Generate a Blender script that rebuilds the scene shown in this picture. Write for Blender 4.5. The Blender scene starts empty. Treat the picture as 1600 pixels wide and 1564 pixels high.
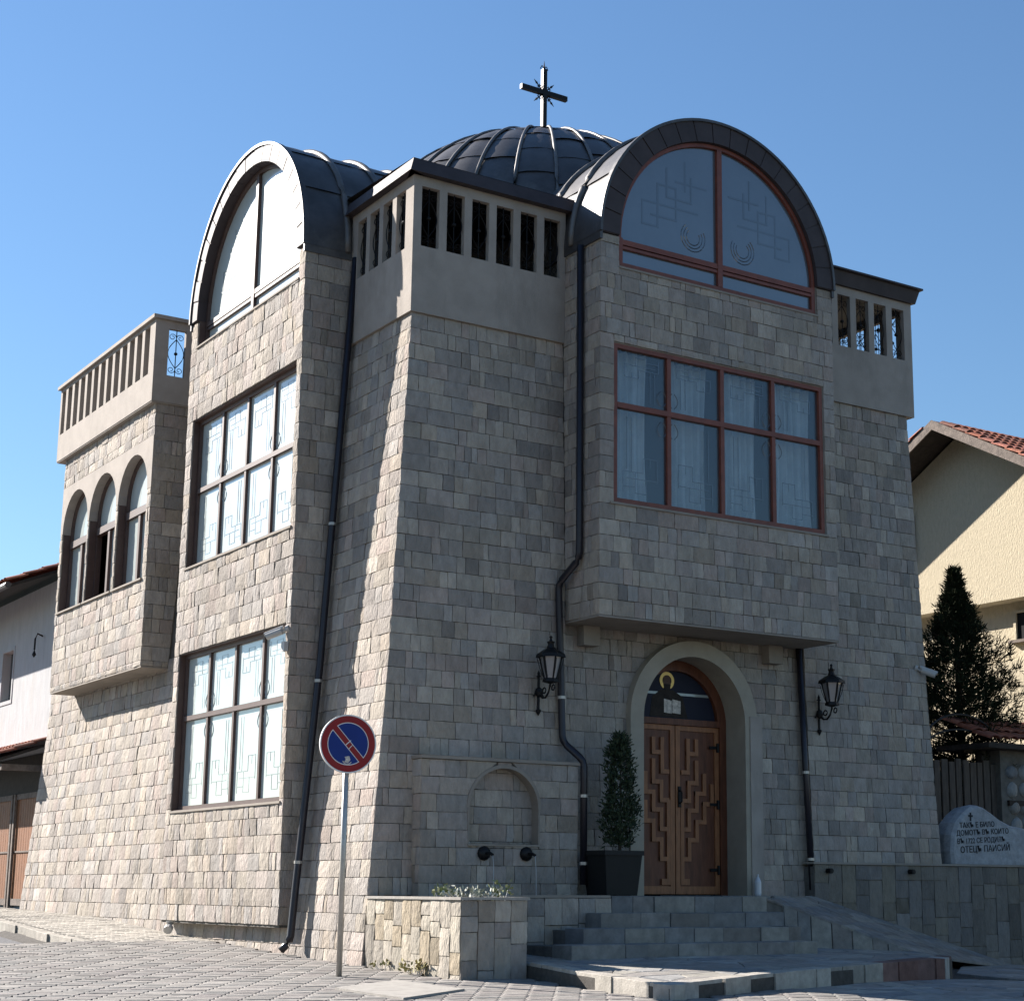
import bpy, math, random
from mathutils import Vector, Matrix
import numpy as np
R = math.radians
rnd = random.Random(7)
sc = bpy.context.scene
col = sc.collection

# ------------------------------------------------------------------ camera
CAM = Vector((-8.8, -17.583, 0.9))
FPX, CXP, CYP = 2668.64, 939.9, 832.4
yaw, pitch, roll = R(55.82505), R(11.77469), R(0.24098)
fw = Vector((math.cos(pitch) * math.cos(yaw), math.cos(pitch) * math.sin(yaw), math.sin(pitch)))
rt0 = Vector((math.sin(yaw), -math.cos(yaw), 0)); up0 = rt0.cross(fw)
rt = math.cos(roll) * rt0 + math.sin(roll) * up0
up = -math.sin(roll) * rt0 + math.cos(roll) * up0
cd = bpy.data.cameras.new('camera'); cam = bpy.data.objects.new('camera', cd); col.objects.link(cam)
m = Matrix.Identity(4)
for i in range(3):
    m[i][0], m[i][1], m[i][2], m[i][3] = rt[i], up[i], -fw[i], CAM[i]
cam.matrix_world = m
cd.sensor_fit = 'HORIZONTAL'; cd.sensor_width = 36; cd.lens = 36 * FPX / 1600
cd.shift_x = -(CXP - 800) / 1600; cd.shift_y = (CYP - 782) / 1600
cd.clip_start = 0.1; cd.clip_end = 3000
sc.camera = cam

def px(p):
    d = Vector(p) - CAM
    k = d.dot(fw)
    return (FPX * d.dot(rt) / k + CXP, CYP - FPX * d.dot(up) / k)

# ------------------------------------------------------------------ sky, sun, exposure
SUN_EL, SUN_AZ = R(30), R(115.5)
sd = Vector((math.cos(SUN_AZ) * math.cos(SUN_EL), math.sin(SUN_AZ) * math.cos(SUN_EL), math.sin(SUN_EL)))
w = bpy.data.worlds.new('World'); sc.world = w; w.use_nodes = True
nt = w.node_tree; bg = nt.nodes['Background']
sky = nt.nodes.new('ShaderNodeTexSky'); sky.sky_type = 'NISHITA'; sky.sun_disc = False
sky.sun_elevation = SUN_EL; sky.sun_rotation = math.atan2(sd.x, sd.y)
sky.altitude = 0; sky.air_density = 1.35; sky.dust_density = 0.1; sky.ozone_density = 7.0
nt.links.new(sky.outputs[0], bg.inputs[0]); bg.inputs[1].default_value = 0.05
sl = bpy.data.lights.new('sun', 'SUN'); sl.energy = 5.0; sl.angle = R(0.5); sl.color = (1, 0.93, 0.86)
so = bpy.data.objects.new('sun', sl); col.objects.link(so)
so.rotation_euler = sd.to_track_quat('Z', 'Y').to_euler(); so.location = (-20, 40, 40)
sc.view_settings.view_transform = 'Standard'; sc.view_settings.look = 'None'
sc.view_settings.gamma = 1; sc.view_settings.use_curve_mapping = False
sc.view_settings.exposure = 1.58

# ------------------------------------------------------------------ materials
def mat(name, base, rough=0.8, metal=0.0, noise=0.0, nscale=6.0, bump=0.0, bscale=20.0, stretch=(1, 1, 1), tint=False,
        spec=0.3, dark=None, coat=0.0, detail=6, mscale=1.3, streak=None):
    m = bpy.data.materials.new(name); m.use_nodes = True
    nt = m.node_tree; N = nt.nodes; L = nt.links; b = N['Principled BSDF']
    b.inputs['Roughness'].default_value = rough; b.inputs['Metallic'].default_value = metal
    b.inputs['Specular IOR Level'].default_value = spec; b.inputs['Coat Weight'].default_value = coat
    tc = N.new('ShaderNodeTexCoord'); mp = N.new('ShaderNodeMapping'); mp.inputs['Scale'].default_value = stretch
    geo = N.new('ShaderNodeNewGeometry')
    L.new(geo.outputs['Position'], mp.inputs['Vector'])
    if tint:
        a = N.new('ShaderNodeAttribute'); a.attribute_name = 'tint'; c = a.outputs['Color']
    else:
        rg = N.new('ShaderNodeRGB'); rg.outputs[0].default_value = (*base, 1); c = rg.outputs[0]
    if noise > 0:
        n = N.new('ShaderNodeTexNoise'); n.inputs['Scale'].default_value = nscale; n.inputs['Detail'].default_value = detail
        n.inputs['Roughness'].default_value = 0.62
        L.new(mp.outputs[0], n.inputs['Vector'])
        r = N.new('ShaderNodeMapRange'); r.inputs[1].default_value = 0.3; r.inputs[2].default_value = 0.7
        r.inputs[3].default_value = 1 - noise; r.inputs[4].default_value = 1 + noise * 0.7
        L.new(n.outputs[0], r.inputs[0])
        x = N.new('ShaderNodeMix'); x.data_type = 'RGBA'; x.blend_type = 'MULTIPLY'; x.inputs[0].default_value = 1
        L.new(c, x.inputs[6]); L.new(r.outputs[0], x.inputs[7]); c = x.outputs[2]
    if dark is not None:
        n2 = N.new('ShaderNodeTexNoise'); n2.inputs['Scale'].default_value = mscale; n2.inputs['Detail'].default_value = 8
        n2.inputs['Roughness'].default_value = 0.68
        if streak:
            mp2 = N.new('ShaderNodeMapping'); mp2.inputs['Scale'].default_value = streak
            L.new(geo.outputs['Position'], mp2.inputs['Vector']); L.new(mp2.outputs[0], n2.inputs['Vector'])
        else:
            L.new(geo.outputs['Position'], n2.inputs['Vector'])
        r2 = N.new('ShaderNodeMapRange'); r2.inputs[1].default_value = 0.52; r2.inputs[2].default_value = 0.75
        r2.inputs[3].default_value = 0; r2.inputs[4].default_value = 0.75
        L.new(n2.outputs[0], r2.inputs[0])
        x2 = N.new('ShaderNodeMix'); x2.data_type = 'RGBA'
        L.new(r2.outputs[0], x2.inputs[0]); L.new(c, x2.inputs[6]); x2.inputs[7].default_value = (*dark, 1); c = x2.outputs[2]
    L.new(c, b.inputs['Base Color'])
    if bump > 0:
        n3 = N.new('ShaderNodeTexNoise'); n3.inputs['Scale'].default_value = bscale; n3.inputs['Detail'].default_value = 8
        n3.inputs['Roughness'].default_value = 0.6
        L.new(mp.outputs[0], n3.inputs['Vector'])
        bp = N.new('ShaderNodeBump'); bp.inputs['Strength'].default_value = bump; bp.inputs['Distance'].default_value = 0.02
        L.new(n3.outputs[0], bp.inputs['Height']); L.new(bp.outputs[0], b.inputs['Normal'])
    return m

def glass_mat(name, base, refl, rough=0.03, noise=0.15):
    m = mat(name, base, rough=0.35, noise=noise, nscale=1.5, spec=0.3)
    nt = m.node_tree; N = nt.nodes; L = nt.links; b = N['Principled BSDF']
    g = N.new('ShaderNodeBsdfGlossy'); g.inputs['Roughness'].default_value = rough; g.inputs['Color'].default_value = (0.95, 0.97, 1, 1)
    lw = N.new('ShaderNodeLayerWeight'); fr = N.new('ShaderNodeMath'); fr.operation = 'POWER'; fr.inputs[1].default_value = 4.0; L.new(lw.outputs['Facing'], fr.inputs[0])
    mr = N.new('ShaderNodeMapRange'); mr.inputs[1].default_value = 0; mr.inputs[2].default_value = 1
    mr.inputs[3].default_value = refl; mr.inputs[4].default_value = 1.0
    L.new(fr.outputs[0], mr.inputs[0])
    nz = N.new('ShaderNodeTexNoise'); nz.inputs['Scale'].default_value = 0.9; gp = N.new('ShaderNodeNewGeometry')
    L.new(gp.outputs['Position'], nz.inputs['Vector'])
    bp = N.new('ShaderNodeBump'); bp.inputs['Strength'].default_value = 0.06; bp.inputs['Distance'].default_value = 0.05
    L.new(nz.outputs[0], bp.inputs['Height']); L.new(bp.outputs[0], g.inputs['Normal'])
    mx = N.new('ShaderNodeMixShader'); L.new(mr.outputs[0], mx.inputs[0]); L.new(b.outputs[0], mx.inputs[1]); L.new(g.outputs[0], mx.inputs[2])
    L.new(mx.outputs[0], N['Material Output'].inputs['Surface'])
    return m

def clear_glass(name, refl, tintc=(0.88, 0.92, 0.94), film=0.25, filmc=(0.45, 0.52, 0.55)):
    m = bpy.data.materials.new(name); m.use_nodes = True
    nt = m.node_tree; N = nt.nodes; L = nt.links; b = N['Principled BSDF']
    b.inputs['Base Color'].default_value = (*filmc, 1); b.inputs['Roughness'].default_value = 0.5
    t = N.new('ShaderNodeBsdfTransparent'); t.inputs[0].default_value = (*tintc, 1)
    m1 = N.new('ShaderNodeMixShader'); m1.inputs[0].default_value = film
    L.new(t.outputs[0], m1.inputs[1]); L.new(b.outputs[0], m1.inputs[2])
    g = N.new('ShaderNodeBsdfGlossy'); g.inputs['Roughness'].default_value = 0.02
    lw = N.new('ShaderNodeLayerWeight'); fr = N.new('ShaderNodeMath'); fr.operation = 'POWER'; fr.inputs[1].default_value = 4.0; L.new(lw.outputs['Facing'], fr.inputs[0])
    mr = N.new('ShaderNodeMapRange'); mr.inputs[3].default_value = refl; mr.inputs[4].default_value = 1.0
    L.new(fr.outputs[0], mr.inputs[0])
    m2 = N.new('ShaderNodeMixShader'); L.new(mr.outputs[0], m2.inputs[0]); L.new(m1.outputs[0], m2.inputs[1]); L.new(g.outputs[0], m2.inputs[2])
    L.new(m2.outputs[0], N['Material Output'].inputs['Surface'])
    return m

M = {}
M['stone'] = mat('split_stone', (.4, .36, .3), 0.88, tint=True, noise=0.20, nscale=9, bump=1.0, bscale=26, stretch=(1.35, 1.35, .62), dark=(.20, .18, .155), mscale=1.0, streak=(1.5, 1.5, .5))
M['paver'] = mat('paver_stone', (.35, .33, .3), 0.85, tint=True, noise=0.28, nscale=8, bump=0.35, bscale=40, dark=(.15, .14, .125), mscale=0.7)
M['mortar'] = mat('mortar', (.13, .12, .105), 0.95, noise=0.3, nscale=8, bump=0.4, bscale=40)
M['plaster'] = mat('plaster', (.325, .288, .252), 0.9, noise=0.13, nscale=3, bump=0.25, bscale=60, dark=(.19, .168, .145), mscale=0.9, streak=(1.6, 1.6, .5))
M['ringplaster'] = mat('surround_plaster', (.33, .295, .235), 0.9, noise=0.12, nscale=4, bump=0.25, bscale=50)
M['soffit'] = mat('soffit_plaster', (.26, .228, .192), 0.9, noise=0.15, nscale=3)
M['metal'] = mat('roof_metal', (.078, .075, .076), 0.46, metal=0.4, noise=0.35, nscale=2.2, bump=0.12, bscale=5, spec=0.5, dark=(.16, .155, .145), mscale=1.6)  # paler patches put grazing sun on the roof panels into the colour
M['bandmetal'] = mat('band_metal', (.05, .040, .042), 0.62, metal=0.0, noise=0.25, nscale=3, bump=0.08, bscale=5, spec=0.28)
M['seam'] = mat('seam_metal', (.13, .125, .12), 0.5, metal=0.3, noise=0.3, nscale=4, spec=0.5)
M['fascia'] = mat('fascia_metal', (.062, .058, .06), 0.5, metal=0.2, noise=0.2, nscale=3, spec=0.5)
M['pipe'] = mat('pipe_metal', (.018, .016, .022), 0.38, metal=0.2, spec=0.5, noise=0.2, nscale=8)
M['iron'] = mat('wrought_iron', (.012, .012, .013), 0.5, metal=0.4, noise=0.2, nscale=20)
M['frame'] = mat('window_wood', (.17, .048, .03), 0.5, noise=0.25, nscale=8, stretch=(1, 1, 1), spec=0.4)
M['frame_brown'] = mat('window_wood_brown', (.085, .052, .042), 0.5, noise=0.2, nscale=8, spec=0.4)
M['frost'] = glass_mat('frosted_glass', (.48, .53, .505), 0.06, noise=0.06)  # pale copy for the sunlit facade; sun glare lifted into the base colour
M['frostblue'] = glass_mat('etched_glass', (.085, .10, .115), 0.10)  # dark copy of the pane glass; the right facade's shade is in its colour
M['clear'] = clear_glass('window_glass', 0.045, film=0.10, filmc=(.2, .26, .3))
M['dark'] = mat('dark_interior', (.012, .012, .013), 0.95)  # near-black colour stands in for the lack of light indoors
M['room'] = mat('room_plaster', (.10, .10, .10), 0.95)
M['curtain'] = mat('curtain_cloth', (.62, .63, .62), 0.95, noise=0.15, nscale=5)
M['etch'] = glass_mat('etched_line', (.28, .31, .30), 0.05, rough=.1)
M['etchblue'] = glass_mat('etched_line_dark', (.07, .085, .098), 0.082, rough=.08)  # etched line darkened along with the shade painted into the right panes
M['door'] = mat('door_wood', (.12, .040, .019), 0.5, noise=0.4, nscale=7, stretch=(3, 3, .5), bump=0.15, bscale=12, spec=0.35)
M['carve'] = mat('carved_wood', (.27, .112, .048), 0.5, noise=0.3, nscale=9, stretch=(3, 3, .6), spec=0.35)
M['icon'] = mat('icon_ground', (.014, .016, .030), 0.6, spec=0.2)
M['gold'] = mat('gold_leaf', (.75, .50, .16), 0.4, metal=0.3)
M['pale'] = mat('pale_paint', (.55, .50, .44), 0.7, noise=0.5, nscale=30)
M['skin'] = mat('icon_face', (.10, .06, .045), 0.7)
M['red'] = mat('sign_red', (.24, .010, .012), 0.5, spec=0.3, noise=0.08)
M['blue'] = mat('sign_blue', (.002, .022, .17), 0.5, spec=0.3, noise=0.08)
M['white'] = mat('sign_white', (.72, .70, .68), 0.4, spec=0.4)
M['steel'] = mat('galvanised_steel', (.42, .40, .37), 0.4, metal=0.6, noise=0.15, nscale=20)
M['cover'] = mat('concrete_slab', (.31, .29, .26), 0.9, noise=0.2, nscale=7, bump=0.3, bscale=40)
M['asphalt'] = mat('asphalt', (.13, .13, .135), 0.9, noise=0.25, nscale=30, bump=0.4, bscale=120)
M['soil'] = mat('joint_sand', (.075, .068, .06), 0.95, noise=0.3, nscale=12, bump=0.4, bscale=60)
M['yellow'] = mat('yellow_render', (.47, .41, .295), 0.95, noise=0.12, nscale=14, bump=0.8, bscale=30, stretch=(1.5, 1.5, .5))
M['whitewash'] = mat('white_render', (.40, .40, .405), 0.95, noise=0.12, nscale=6, bump=0.6, bscale=18, stretch=(1.6, 1.6, .4), dark=(.42, .39, .36), mscale=1.2, streak=(2, 2, .4))
M['tile'] = mat('roof_tile', (.30, .09, .045), 0.8, tint=True, noise=0.35, nscale=12, bump=0.3, bscale=40)
M['tiledeck'] = mat('tile_deck', (.24, .085, .05), 0.85, noise=0.4, nscale=10, bump=0.6, bscale=20)
M['oldwood'] = mat('weathered_timber', (.16, .13, .11), 0.85, noise=0.45, nscale=9, bump=0.4, bscale=30)
M['darkwood'] = mat('dark_timber', (.03, .024, .02), 0.8, noise=0.4, nscale=9, bump=0.3, bscale=30)
M['plank'] = mat('gate_timber', (.21, .085, .033), 0.6, noise=0.4, nscale=9, stretch=(5, 5, .6), bump=0.2, bscale=20)
M['fence'] = mat('fence_timber', (.085, .068, .055), 0.85, noise=0.4, nscale=9, stretch=(5, 5, .5), bump=0.3, bscale=20)
M['needle'] = mat('conifer_needles', (.022, .032, .016), 0.9, tint=True, noise=0.3, nscale=5, spec=0.1)
M['bark'] = mat('bark', (.05, .038, .028), 0.9, noise=0.4, nscale=10, bump=0.6, bscale=30)
M['leaf'] = mat('leaf', (.12, .16, .06), 0.7, tint=True, noise=0.2, nscale=20, spec=0.3)
M['pot'] = mat('pot_plastic', (.009, .009, .009), 0.6, noise=0.2)
M['boulder'] = mat('memorial_granite', (.30, .31, .32), 0.8, noise=0.25, nscale=10, bump=0.5, bscale=25, dark=(.18, .19, .2))
M['letter'] = mat('letter_paint', (.022, .022, .024), 0.9)
M['camwhite'] = mat('camera_white', (.42, .41, .39), 0.45)
M['lampglass'] = glass_mat('lantern_glass', (.22, .22, .23), 0.12, rough=0.15)
M['water'] = glass_mat('basin_water', (.01, .014, .014), 0.02)
M['bottle'] = mat('bottle_plastic', (.5, .52, .55), 0.25, spec=0.5)

# ------------------------------------------------------------------ builders
class MB:
    def __init__(s): s.v = []; s.f = []; s.t = []
    def add(s, vs, fs, tint=(.5, .5, .5)):
        o = len(s.v); s.v += [tuple(p) for p in vs]; s.f += [tuple(i + o for i in f) for f in fs]; s.t += [tint] * len(vs)
    def box(s, a, b, tint=(.5, .5, .5)):
        x0, y0, z0 = a; x1, y1, z1 = b
        s.hexa([(x0, y0, z0), (x1, y0, z0), (x1, y1, z0), (x0, y1, z0), (x0, y0, z1), (x1, y0, z1), (x1, y1, z1), (x0, y1, z1)], tint)
    def hexa(s, p, tint=(.5, .5, .5)):
        s.add(p, [(0, 3, 2, 1), (4, 5, 6, 7), (0, 1, 5, 4), (1, 2, 6, 5), (2, 3, 7, 6), (3, 0, 4, 7)], tint)
    def fbox(s, F, u0, u1, z0, z1, w0, w1, tint=(.5, .5, .5)):
        s.hexa([F(u0, z0, w0), F(u1, z0, w0), F(u1, z0, w1), F(u0, z0, w1), F(u0, z1, w0), F(u1, z1, w0), F(u1, z1, w1), F(u0, z1, w1)], tint)
    def prism(s, F, pts, w0, w1, tint=(.5, .5, .5), back=True):
        n = len(pts)
        vs = [F(u, z, w0) for u, z in pts] + [F(u, z, w1) for u, z in pts]
        fs = [(i, (i + 1) % n, n + (i + 1) % n, n + i) for i in range(n)] + [tuple(range(n, 2 * n))]
        if back: fs.append(tuple(range(n))[::-1])
        s.add(vs, fs, tint)
    def arc(s, F, uc, zc, r0, r1, a0, a1, w0, w1, n=24, tint=(.5, .5, .5)):
        P = []
        for i in range(n + 1):
            a = a0 + (a1 - a0) * i / n; c, q = math.cos(a), math.sin(a)
            P += [F(uc + r0 * c, zc + r0 * q, w0), F(uc + r1 * c, zc + r1 * q, w0), F(uc + r1 * c, zc + r1 * q, w1), F(uc + r0 * c, zc + r0 * q, w1)]
        fs = []
        for i in range(n):
            b, e = 4 * i, 4 * i + 4
            for k in range(4): fs.append((b + k, b + (k + 1) % 4, e + (k + 1) % 4, e + k))
        fs += [(0, 1, 2, 3), (4 * n + 3, 4 * n + 2, 4 * n + 1, 4 * n)]
        s.add(P, fs, tint)
    def tube(s, path, r, n=6, tint=(.5, .5, .5), r1=None):
        pts = [Vector(p) for p in path]; k = len(pts); vs = []; fs = []
        for i, p in enumerate(pts):
            d = (pts[min(i + 1, k - 1)] - pts[max(i - 1, 0)]).normalized()
            a = d.cross(Vector((0, 0, 1)) if abs(d.z) < 0.9 else Vector((1, 0, 0))).normalized(); b = d.cross(a)
            rr = r if r1 is None else r + (r1 - r) * i / (k - 1)
            for j in range(n):
                t = 2 * math.pi * j / n; vs.append(p + rr * (math.cos(t) * a + math.sin(t) * b))
        for i in range(k - 1):
            for j in range(n): fs.append((i * n + j, i * n + (j + 1) % n, (i + 1) * n + (j + 1) % n, (i + 1) * n + j))
        fs += [tuple(range(n))[::-1], tuple(range((k - 1) * n, k * n))]
        s.add(vs, fs, tint)
    def lathe(s, c, prof, n=12, tint=(.5, .5, .5), rot=0.0):
        vs = []; fs = []
        for r, z in prof:
            for j in range(n):
                a = 2 * math.pi * j / n + rot; vs.append((c[0] + r * math.cos(a), c[1] + r * math.sin(a), c[2] + z))
        for i in range(len(prof) - 1):
            for j in range(n): fs.append((i * n + j, i * n + (j + 1) % n, (i + 1) * n + (j + 1) % n, (i + 1) * n + j))
        fs += [tuple(range(n))[::-1], tuple(range((len(prof) - 1) * n, len(prof) * n))]
        s.add(vs, fs, tint)
    def build(s, name, mt, parent=None, kind=None, label=None, smooth=False, tinted=False):
        me = bpy.data.meshes.new(name); me.from_pydata(s.v, [], s.f)
        o = bpy.data.objects.new(name, me); col.objects.link(o); me.materials.append(M[mt] if isinstance(mt, str) else mt)
        if tinted:
            a = me.attributes.new('tint', 'FLOAT_COLOR', 'POINT')
            arr = np.ones((len(s.v), 4), dtype=np.float32); arr[:, :3] = np.array(s.t, dtype=np.float32); a.data.foreach_set('color', arr.ravel())
        if smooth: me.shade_smooth()
        fix_normals(me)
        if parent: o.parent = parent
        if kind: o['kind'] = kind
        if label: o['label'] = label
        return o

import bmesh
def fix_normals(me):
    if len(me.polygons) > 60000: return
    b = bmesh.new(); b.from_mesh(me); bmesh.ops.recalc_face_normals(b, faces=b.faces); b.to_mesh(me); b.free()

def thing(name, label, cat, loc=(0, 0, 0), group=None, kind=None):
    o = bpy.data.objects.new(name, None); col.objects.link(o); o.empty_display_size = 0.2
    o['label'] = label; o['category'] = cat
    if group: o['group'] = group
    if kind: o['kind'] = kind
    return o
def tag(o, label, cat, group=None):
    o['label'] = label; o['category'] = cat
    if group: o['group'] = group
    return o
def part_empty(name, parent):
    o = bpy.data.objects.new(name, None); col.objects.link(o); o.parent = parent; o.empty_display_size = 0.1
    return o

def FX(y0):            # plane facing -Y, u along X
    return lambda u, z, w=0.0: (u, y0 - w, z)
def FY(x0):            # plane facing -X, u along Y
    return lambda u, z, w=0.0: (x0 - w, u, z)

# battered wall profile (offset of the face inwards with height)
def sx(z): return .088 * (z - .81) if z < .81 else (.086 * (z - .81) if z < 3.6 else .24 + (z - 3.6) * .0564)
def sy(z): return .045 * (z - .81) if z < .81 else (.0441 * (z - .81) if z < 3.6 else .123 + (z - 3.6) * .0292)
FRW = lambda u, z, w=0.0: (u, sy(z) - w, z)            # right (shaded) main wall
FLW = lambda u, z, w=0.0: (sx(z) - w, u, z)            # left (sunlit) main wall
FDW = lambda u, z, w=0.0: (u, sy(z) + .10 - w, z)      # recessed wall round the door
def xend(z): return 8.98 - (z - 1.3) * .026

PAL = [(0.367, 0.324, 0.269), (0.347, 0.304, 0.26), (0.394, 0.347, 0.293), (0.32, 0.284, 0.248), (0.359, 0.312, 0.276), (0.299, 0.268, 0.241), (0.378, 0.321, 0.259), (0.362, 0.301, 0.26), (0.331, 0.305, 0.277), (0.347, 0.315, 0.283), (0.41, 0.363, 0.306)]
def stone_tint(r, pal=PAL, k=1.0):
    c = r.choice(pal); f = .93 * r.uniform(.88, 1.12) * k * (.78 if r.random() < .08 else 1.18 if r.random() < .08 else 1)
    return (c[0] * f, c[1] * f, c[2] * f)

STONES = []
def one_stone(F, q, r, parent, tint, store, depth=.03, rough=.7, nx=3, nz=3):
    # q = (uLb, uRb, uLt, uRt, z0, z1)
    a, b, c, d, z0, z1 = q
    base = r.uniform(.001, .013) * rough; tu, tz = r.uniform(-.004, .004) * rough, r.uniform(-.004, .004) * rough
    vs = []
    for j in range(nz + 1):
        t = j / nz
        for i in range(nx + 1):
            s_ = i / nx
            u = (a + (b - a) * s_) * (1 - t) + (c + (d - c) * s_) * t; z = z0 + (z1 - z0) * t
            e = (i in (0, nx)) + (j in (0, nz))
            wv = base + tu * (s_ - .5) * 2 + tz * (t - .5) * 2 + r.uniform(-.004, .004) * rough - (.0045 * e * rough)
            if e and i in (0, nx): u += r.uniform(-.003, .003)
            if e and j in (0, nz): z += r.uniform(-.003, .003)
            vs.append(F(u, z, wv))
    n = nx + 1; fs = []
    for j in range(nz):
        for i in range(nx): fs.append((j * n + i, j * n + i + 1, (j + 1) * n + i + 1, (j + 1) * n + i))
    ring = [i for i in range(n)] + [j * n + nx for j in range(1, nz + 1)] + [nz * n + i for i in range(nx - 1, -1, -1)] + [j * n for j in range(nz - 1, 0, -1)]
    o = len(vs)
    for k in ring:
        j, i = divmod(k, n); t, s_ = j / nz, i / nx
        u = (a + (b - a) * s_) * (1 - t) + (c + (d - c) * s_) * t
        vs.append(F(u, z0 + (z1 - z0) * t, -depth))
    L = len(ring)
    for k in range(L): fs.append((ring[k], o + k, o + (k + 1) % L, ring[(k + 1) % L]))
    # orientation
    p0, p1, p2 = Vector(F(a, z0, 0)), Vector(F(b, z0, 0)), Vector(F(c, z1, 0)); out = Vector(F(a, z0, 1)) - p0
    if (p1 - p0).cross(p2 - p0).dot(out) < 0: fs = [f[::-1] for f in fs]
    P = [px(F(a, z0)), px(F(b, z0)), px(F(d, z1)), px(F(c, z1))]
    ar = abs(sum(P[i][0] * P[(i + 1) % 4][1] - P[(i + 1) % 4][0] * P[i][1] for i in range(4))) / 2
    ins = all(-10 < p[0] < 1610 and -10 < p[1] < 1574 for p in P)
    store.append((vs, fs, tint, parent, ar if ins else 0))

def lay(F, parent, z0, z1, uL, uR, holes=(), h=.2, seed=0, store=None, widths=None, pal=PAL, k=1.0, phase=0.0, rough=.7, minw=.07):
    r = random.Random(seed); store = STONES if store is None else store
    widths = widths or [.085, .11, .13, .16, .19, .22, .26, .31, .36]
    cL = uL if callable(uL) else (lambda z: uL); cR = uR if callable(uR) else (lambda z: uR)
    g = .0035
    def fill(lb, rb, lt, rt_, a, b):
        Wd = ((rb - lb) + (rt_ - lt)) / 2
        if Wd < .02 or b - a < .025: return
        cuts = []; x = min(lb, lt)
        while True:
            x += r.choice(widths) * r.uniform(.9, 1.1)
            if x > min(rb, rt_) - minw: break
            if x > max(lb, lt) + minw: cuts.append((x, x + r.uniform(-.003, .003)))
        cuts = [(lb, lt)] + cuts + [(rb, rt_)]
        for (b0, t0), (b1, t1) in zip(cuts[:-1], cuts[1:]):
            q = (b0 + g, b1 - g, t0 + g, t1 - g, a + g, b - g)
            nx = 2 if q[1] - q[0] < .12 else 3
            one_stone(F, q, r, parent, stone_tint(r, pal, k), store, rough=rough, nx=nx)
    z = math.floor((z0 - phase) / h) * h + phase
    while z < z1 - .02:
        a, b = max(z, z0), min(z + h, z1)
        if b - a < .03: z += h; continue
        hs = sorted([H for H in holes if H[0] < b - .004 and H[1] > a + .004], key=lambda H: H[2]((H[0] + H[1]) / 2))
        lb, lt = cL(a), cL(b)
        for H in hs:
            ha, hb = max(a, H[0]), min(b, H[1])
            fill(lb, H[2](ha), lt, H[2](hb), a, b)
            if H[0] > a + .02: fill(H[2](H[0]), H[3](H[0]), H[2](H[0]), H[3](H[0]), a, H[0])
            if H[1] < b - .02: fill(H[2](H[1]), H[3](H[1]), H[2](H[1]), H[3](H[1]), H[1], b)
            lb, lt = H[3](ha), H[3](hb)
        fill(lb, cR(a), lt, cR(b), a, b)
        z += h
def rect(u0, u1, z0, z1): return (z0, z1, lambda z: u0, lambda z: u1)
def archhole(uc, r, zb, zs):
    top = zs + r
    def hw(z): return r if z <= zs else max(.2 * r, math.sqrt(max(0, r * r - (z - zs) ** 2)))
    return (zb, top, lambda z: uc - hw(z), lambda z: uc + hw(z))

def panel(mb, F, u0, u1, z0, z1, holes=(), w=-.02):
    # flat backing sheet with rectangular holes; u0,u1 may be functions of z
    f0 = u0 if callable(u0) else (lambda z: u0); f1 = u1 if callable(u1) else (lambda z: u1)
    zs = sorted({z0, z1, *[max(z0, min(z1, h[2])) for h in holes], *[max(z0, min(z1, h[3])) for h in holes], *[z for z in (.81, 3.6) if z0 < z < z1]})
    for a, b in zip(zs[:-1], zs[1:]):
        if b - a < 1e-5: continue
        cur = None; hs = sorted([h for h in holes if h[2] < b - 1e-5 and h[3] > a + 1e-5])
        l = (f0(a), f0(b))
        for h in hs:
            mb.add([F(l[0], a, w), F(h[0], a, w), F(h[0], b, w), F(l[1], b, w)], [(0, 1, 2, 3)]); l = (h[1], h[1])
        mb.add([F(l[0], a, w), F(f1(a), a, w), F(f1(b), b, w), F(l[1], b, w)], [(0, 1, 2, 3)])

def reveal(mb, F, u0, u1, z0, z1, w0, w1, t=.012, top=True):
    mb.fbox(F, u0, u0 + t, z0, z1, w0, w1); mb.fbox(F, u1 - t, u1, z0, z1, w0, w1)
    if top: mb.fbox(F, u0 + t, u1 - t, z1 - t, z1, w0, w1)
    mb.fbox(F, u0 + t, u1 - t, z0, z0 + t, w0, w1)

# ------------------------------------------------------------------ church
church = thing('church_building', 'stone clad church with dome, rooftop cross and two barrel vaulted bays', 'church')

def wall(name='wall'): return part_empty(name, church)

LBX, LB0, LB1 = -.208, 1.93, 5.93            # left bay: front plane, near and far side
RBY, RB0, RB1 = -.611, 2.69, 6.585           # right bay
B2X, B20, B21 = -.161, 7.487, 12.036         # far oriel on the left facade
SPR = 9.09                                   # springing height of the vaults
ZP = 7.82                                    # underside of the plaster parapets
FLB, FRB, FB2 = FY(LBX), FX(RBY), FY(B2X)
FLS, FRS, FBS = FX(LB0), FY(RB0), FX(B20)    # side cheeks of bays

# --- corner tower walls
wt = wall()
b = MB(); panel(b, FRW, lambda z: sx(z) + .01, RB0, 0, 7.9); panel(b, FLW, lambda z: sy(z) + .01, LB0, 0, 7.9); b.build('wall_core', 'mortar', wt)
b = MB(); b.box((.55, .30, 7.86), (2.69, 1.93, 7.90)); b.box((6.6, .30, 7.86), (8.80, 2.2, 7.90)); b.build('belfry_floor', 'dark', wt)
lay(FRW, wt, .70, ZP, lambda z: sx(z) - .004, RB0, h=.2, seed=1, phase=.02,
    holes=[rect(.60, 2.69, 0, 2.36)])
lay(FLW, wt, -.08, ZP, lambda z: sy(z) + .006, LB0 - .004, h=.2, seed=2, phase=.02)
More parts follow.
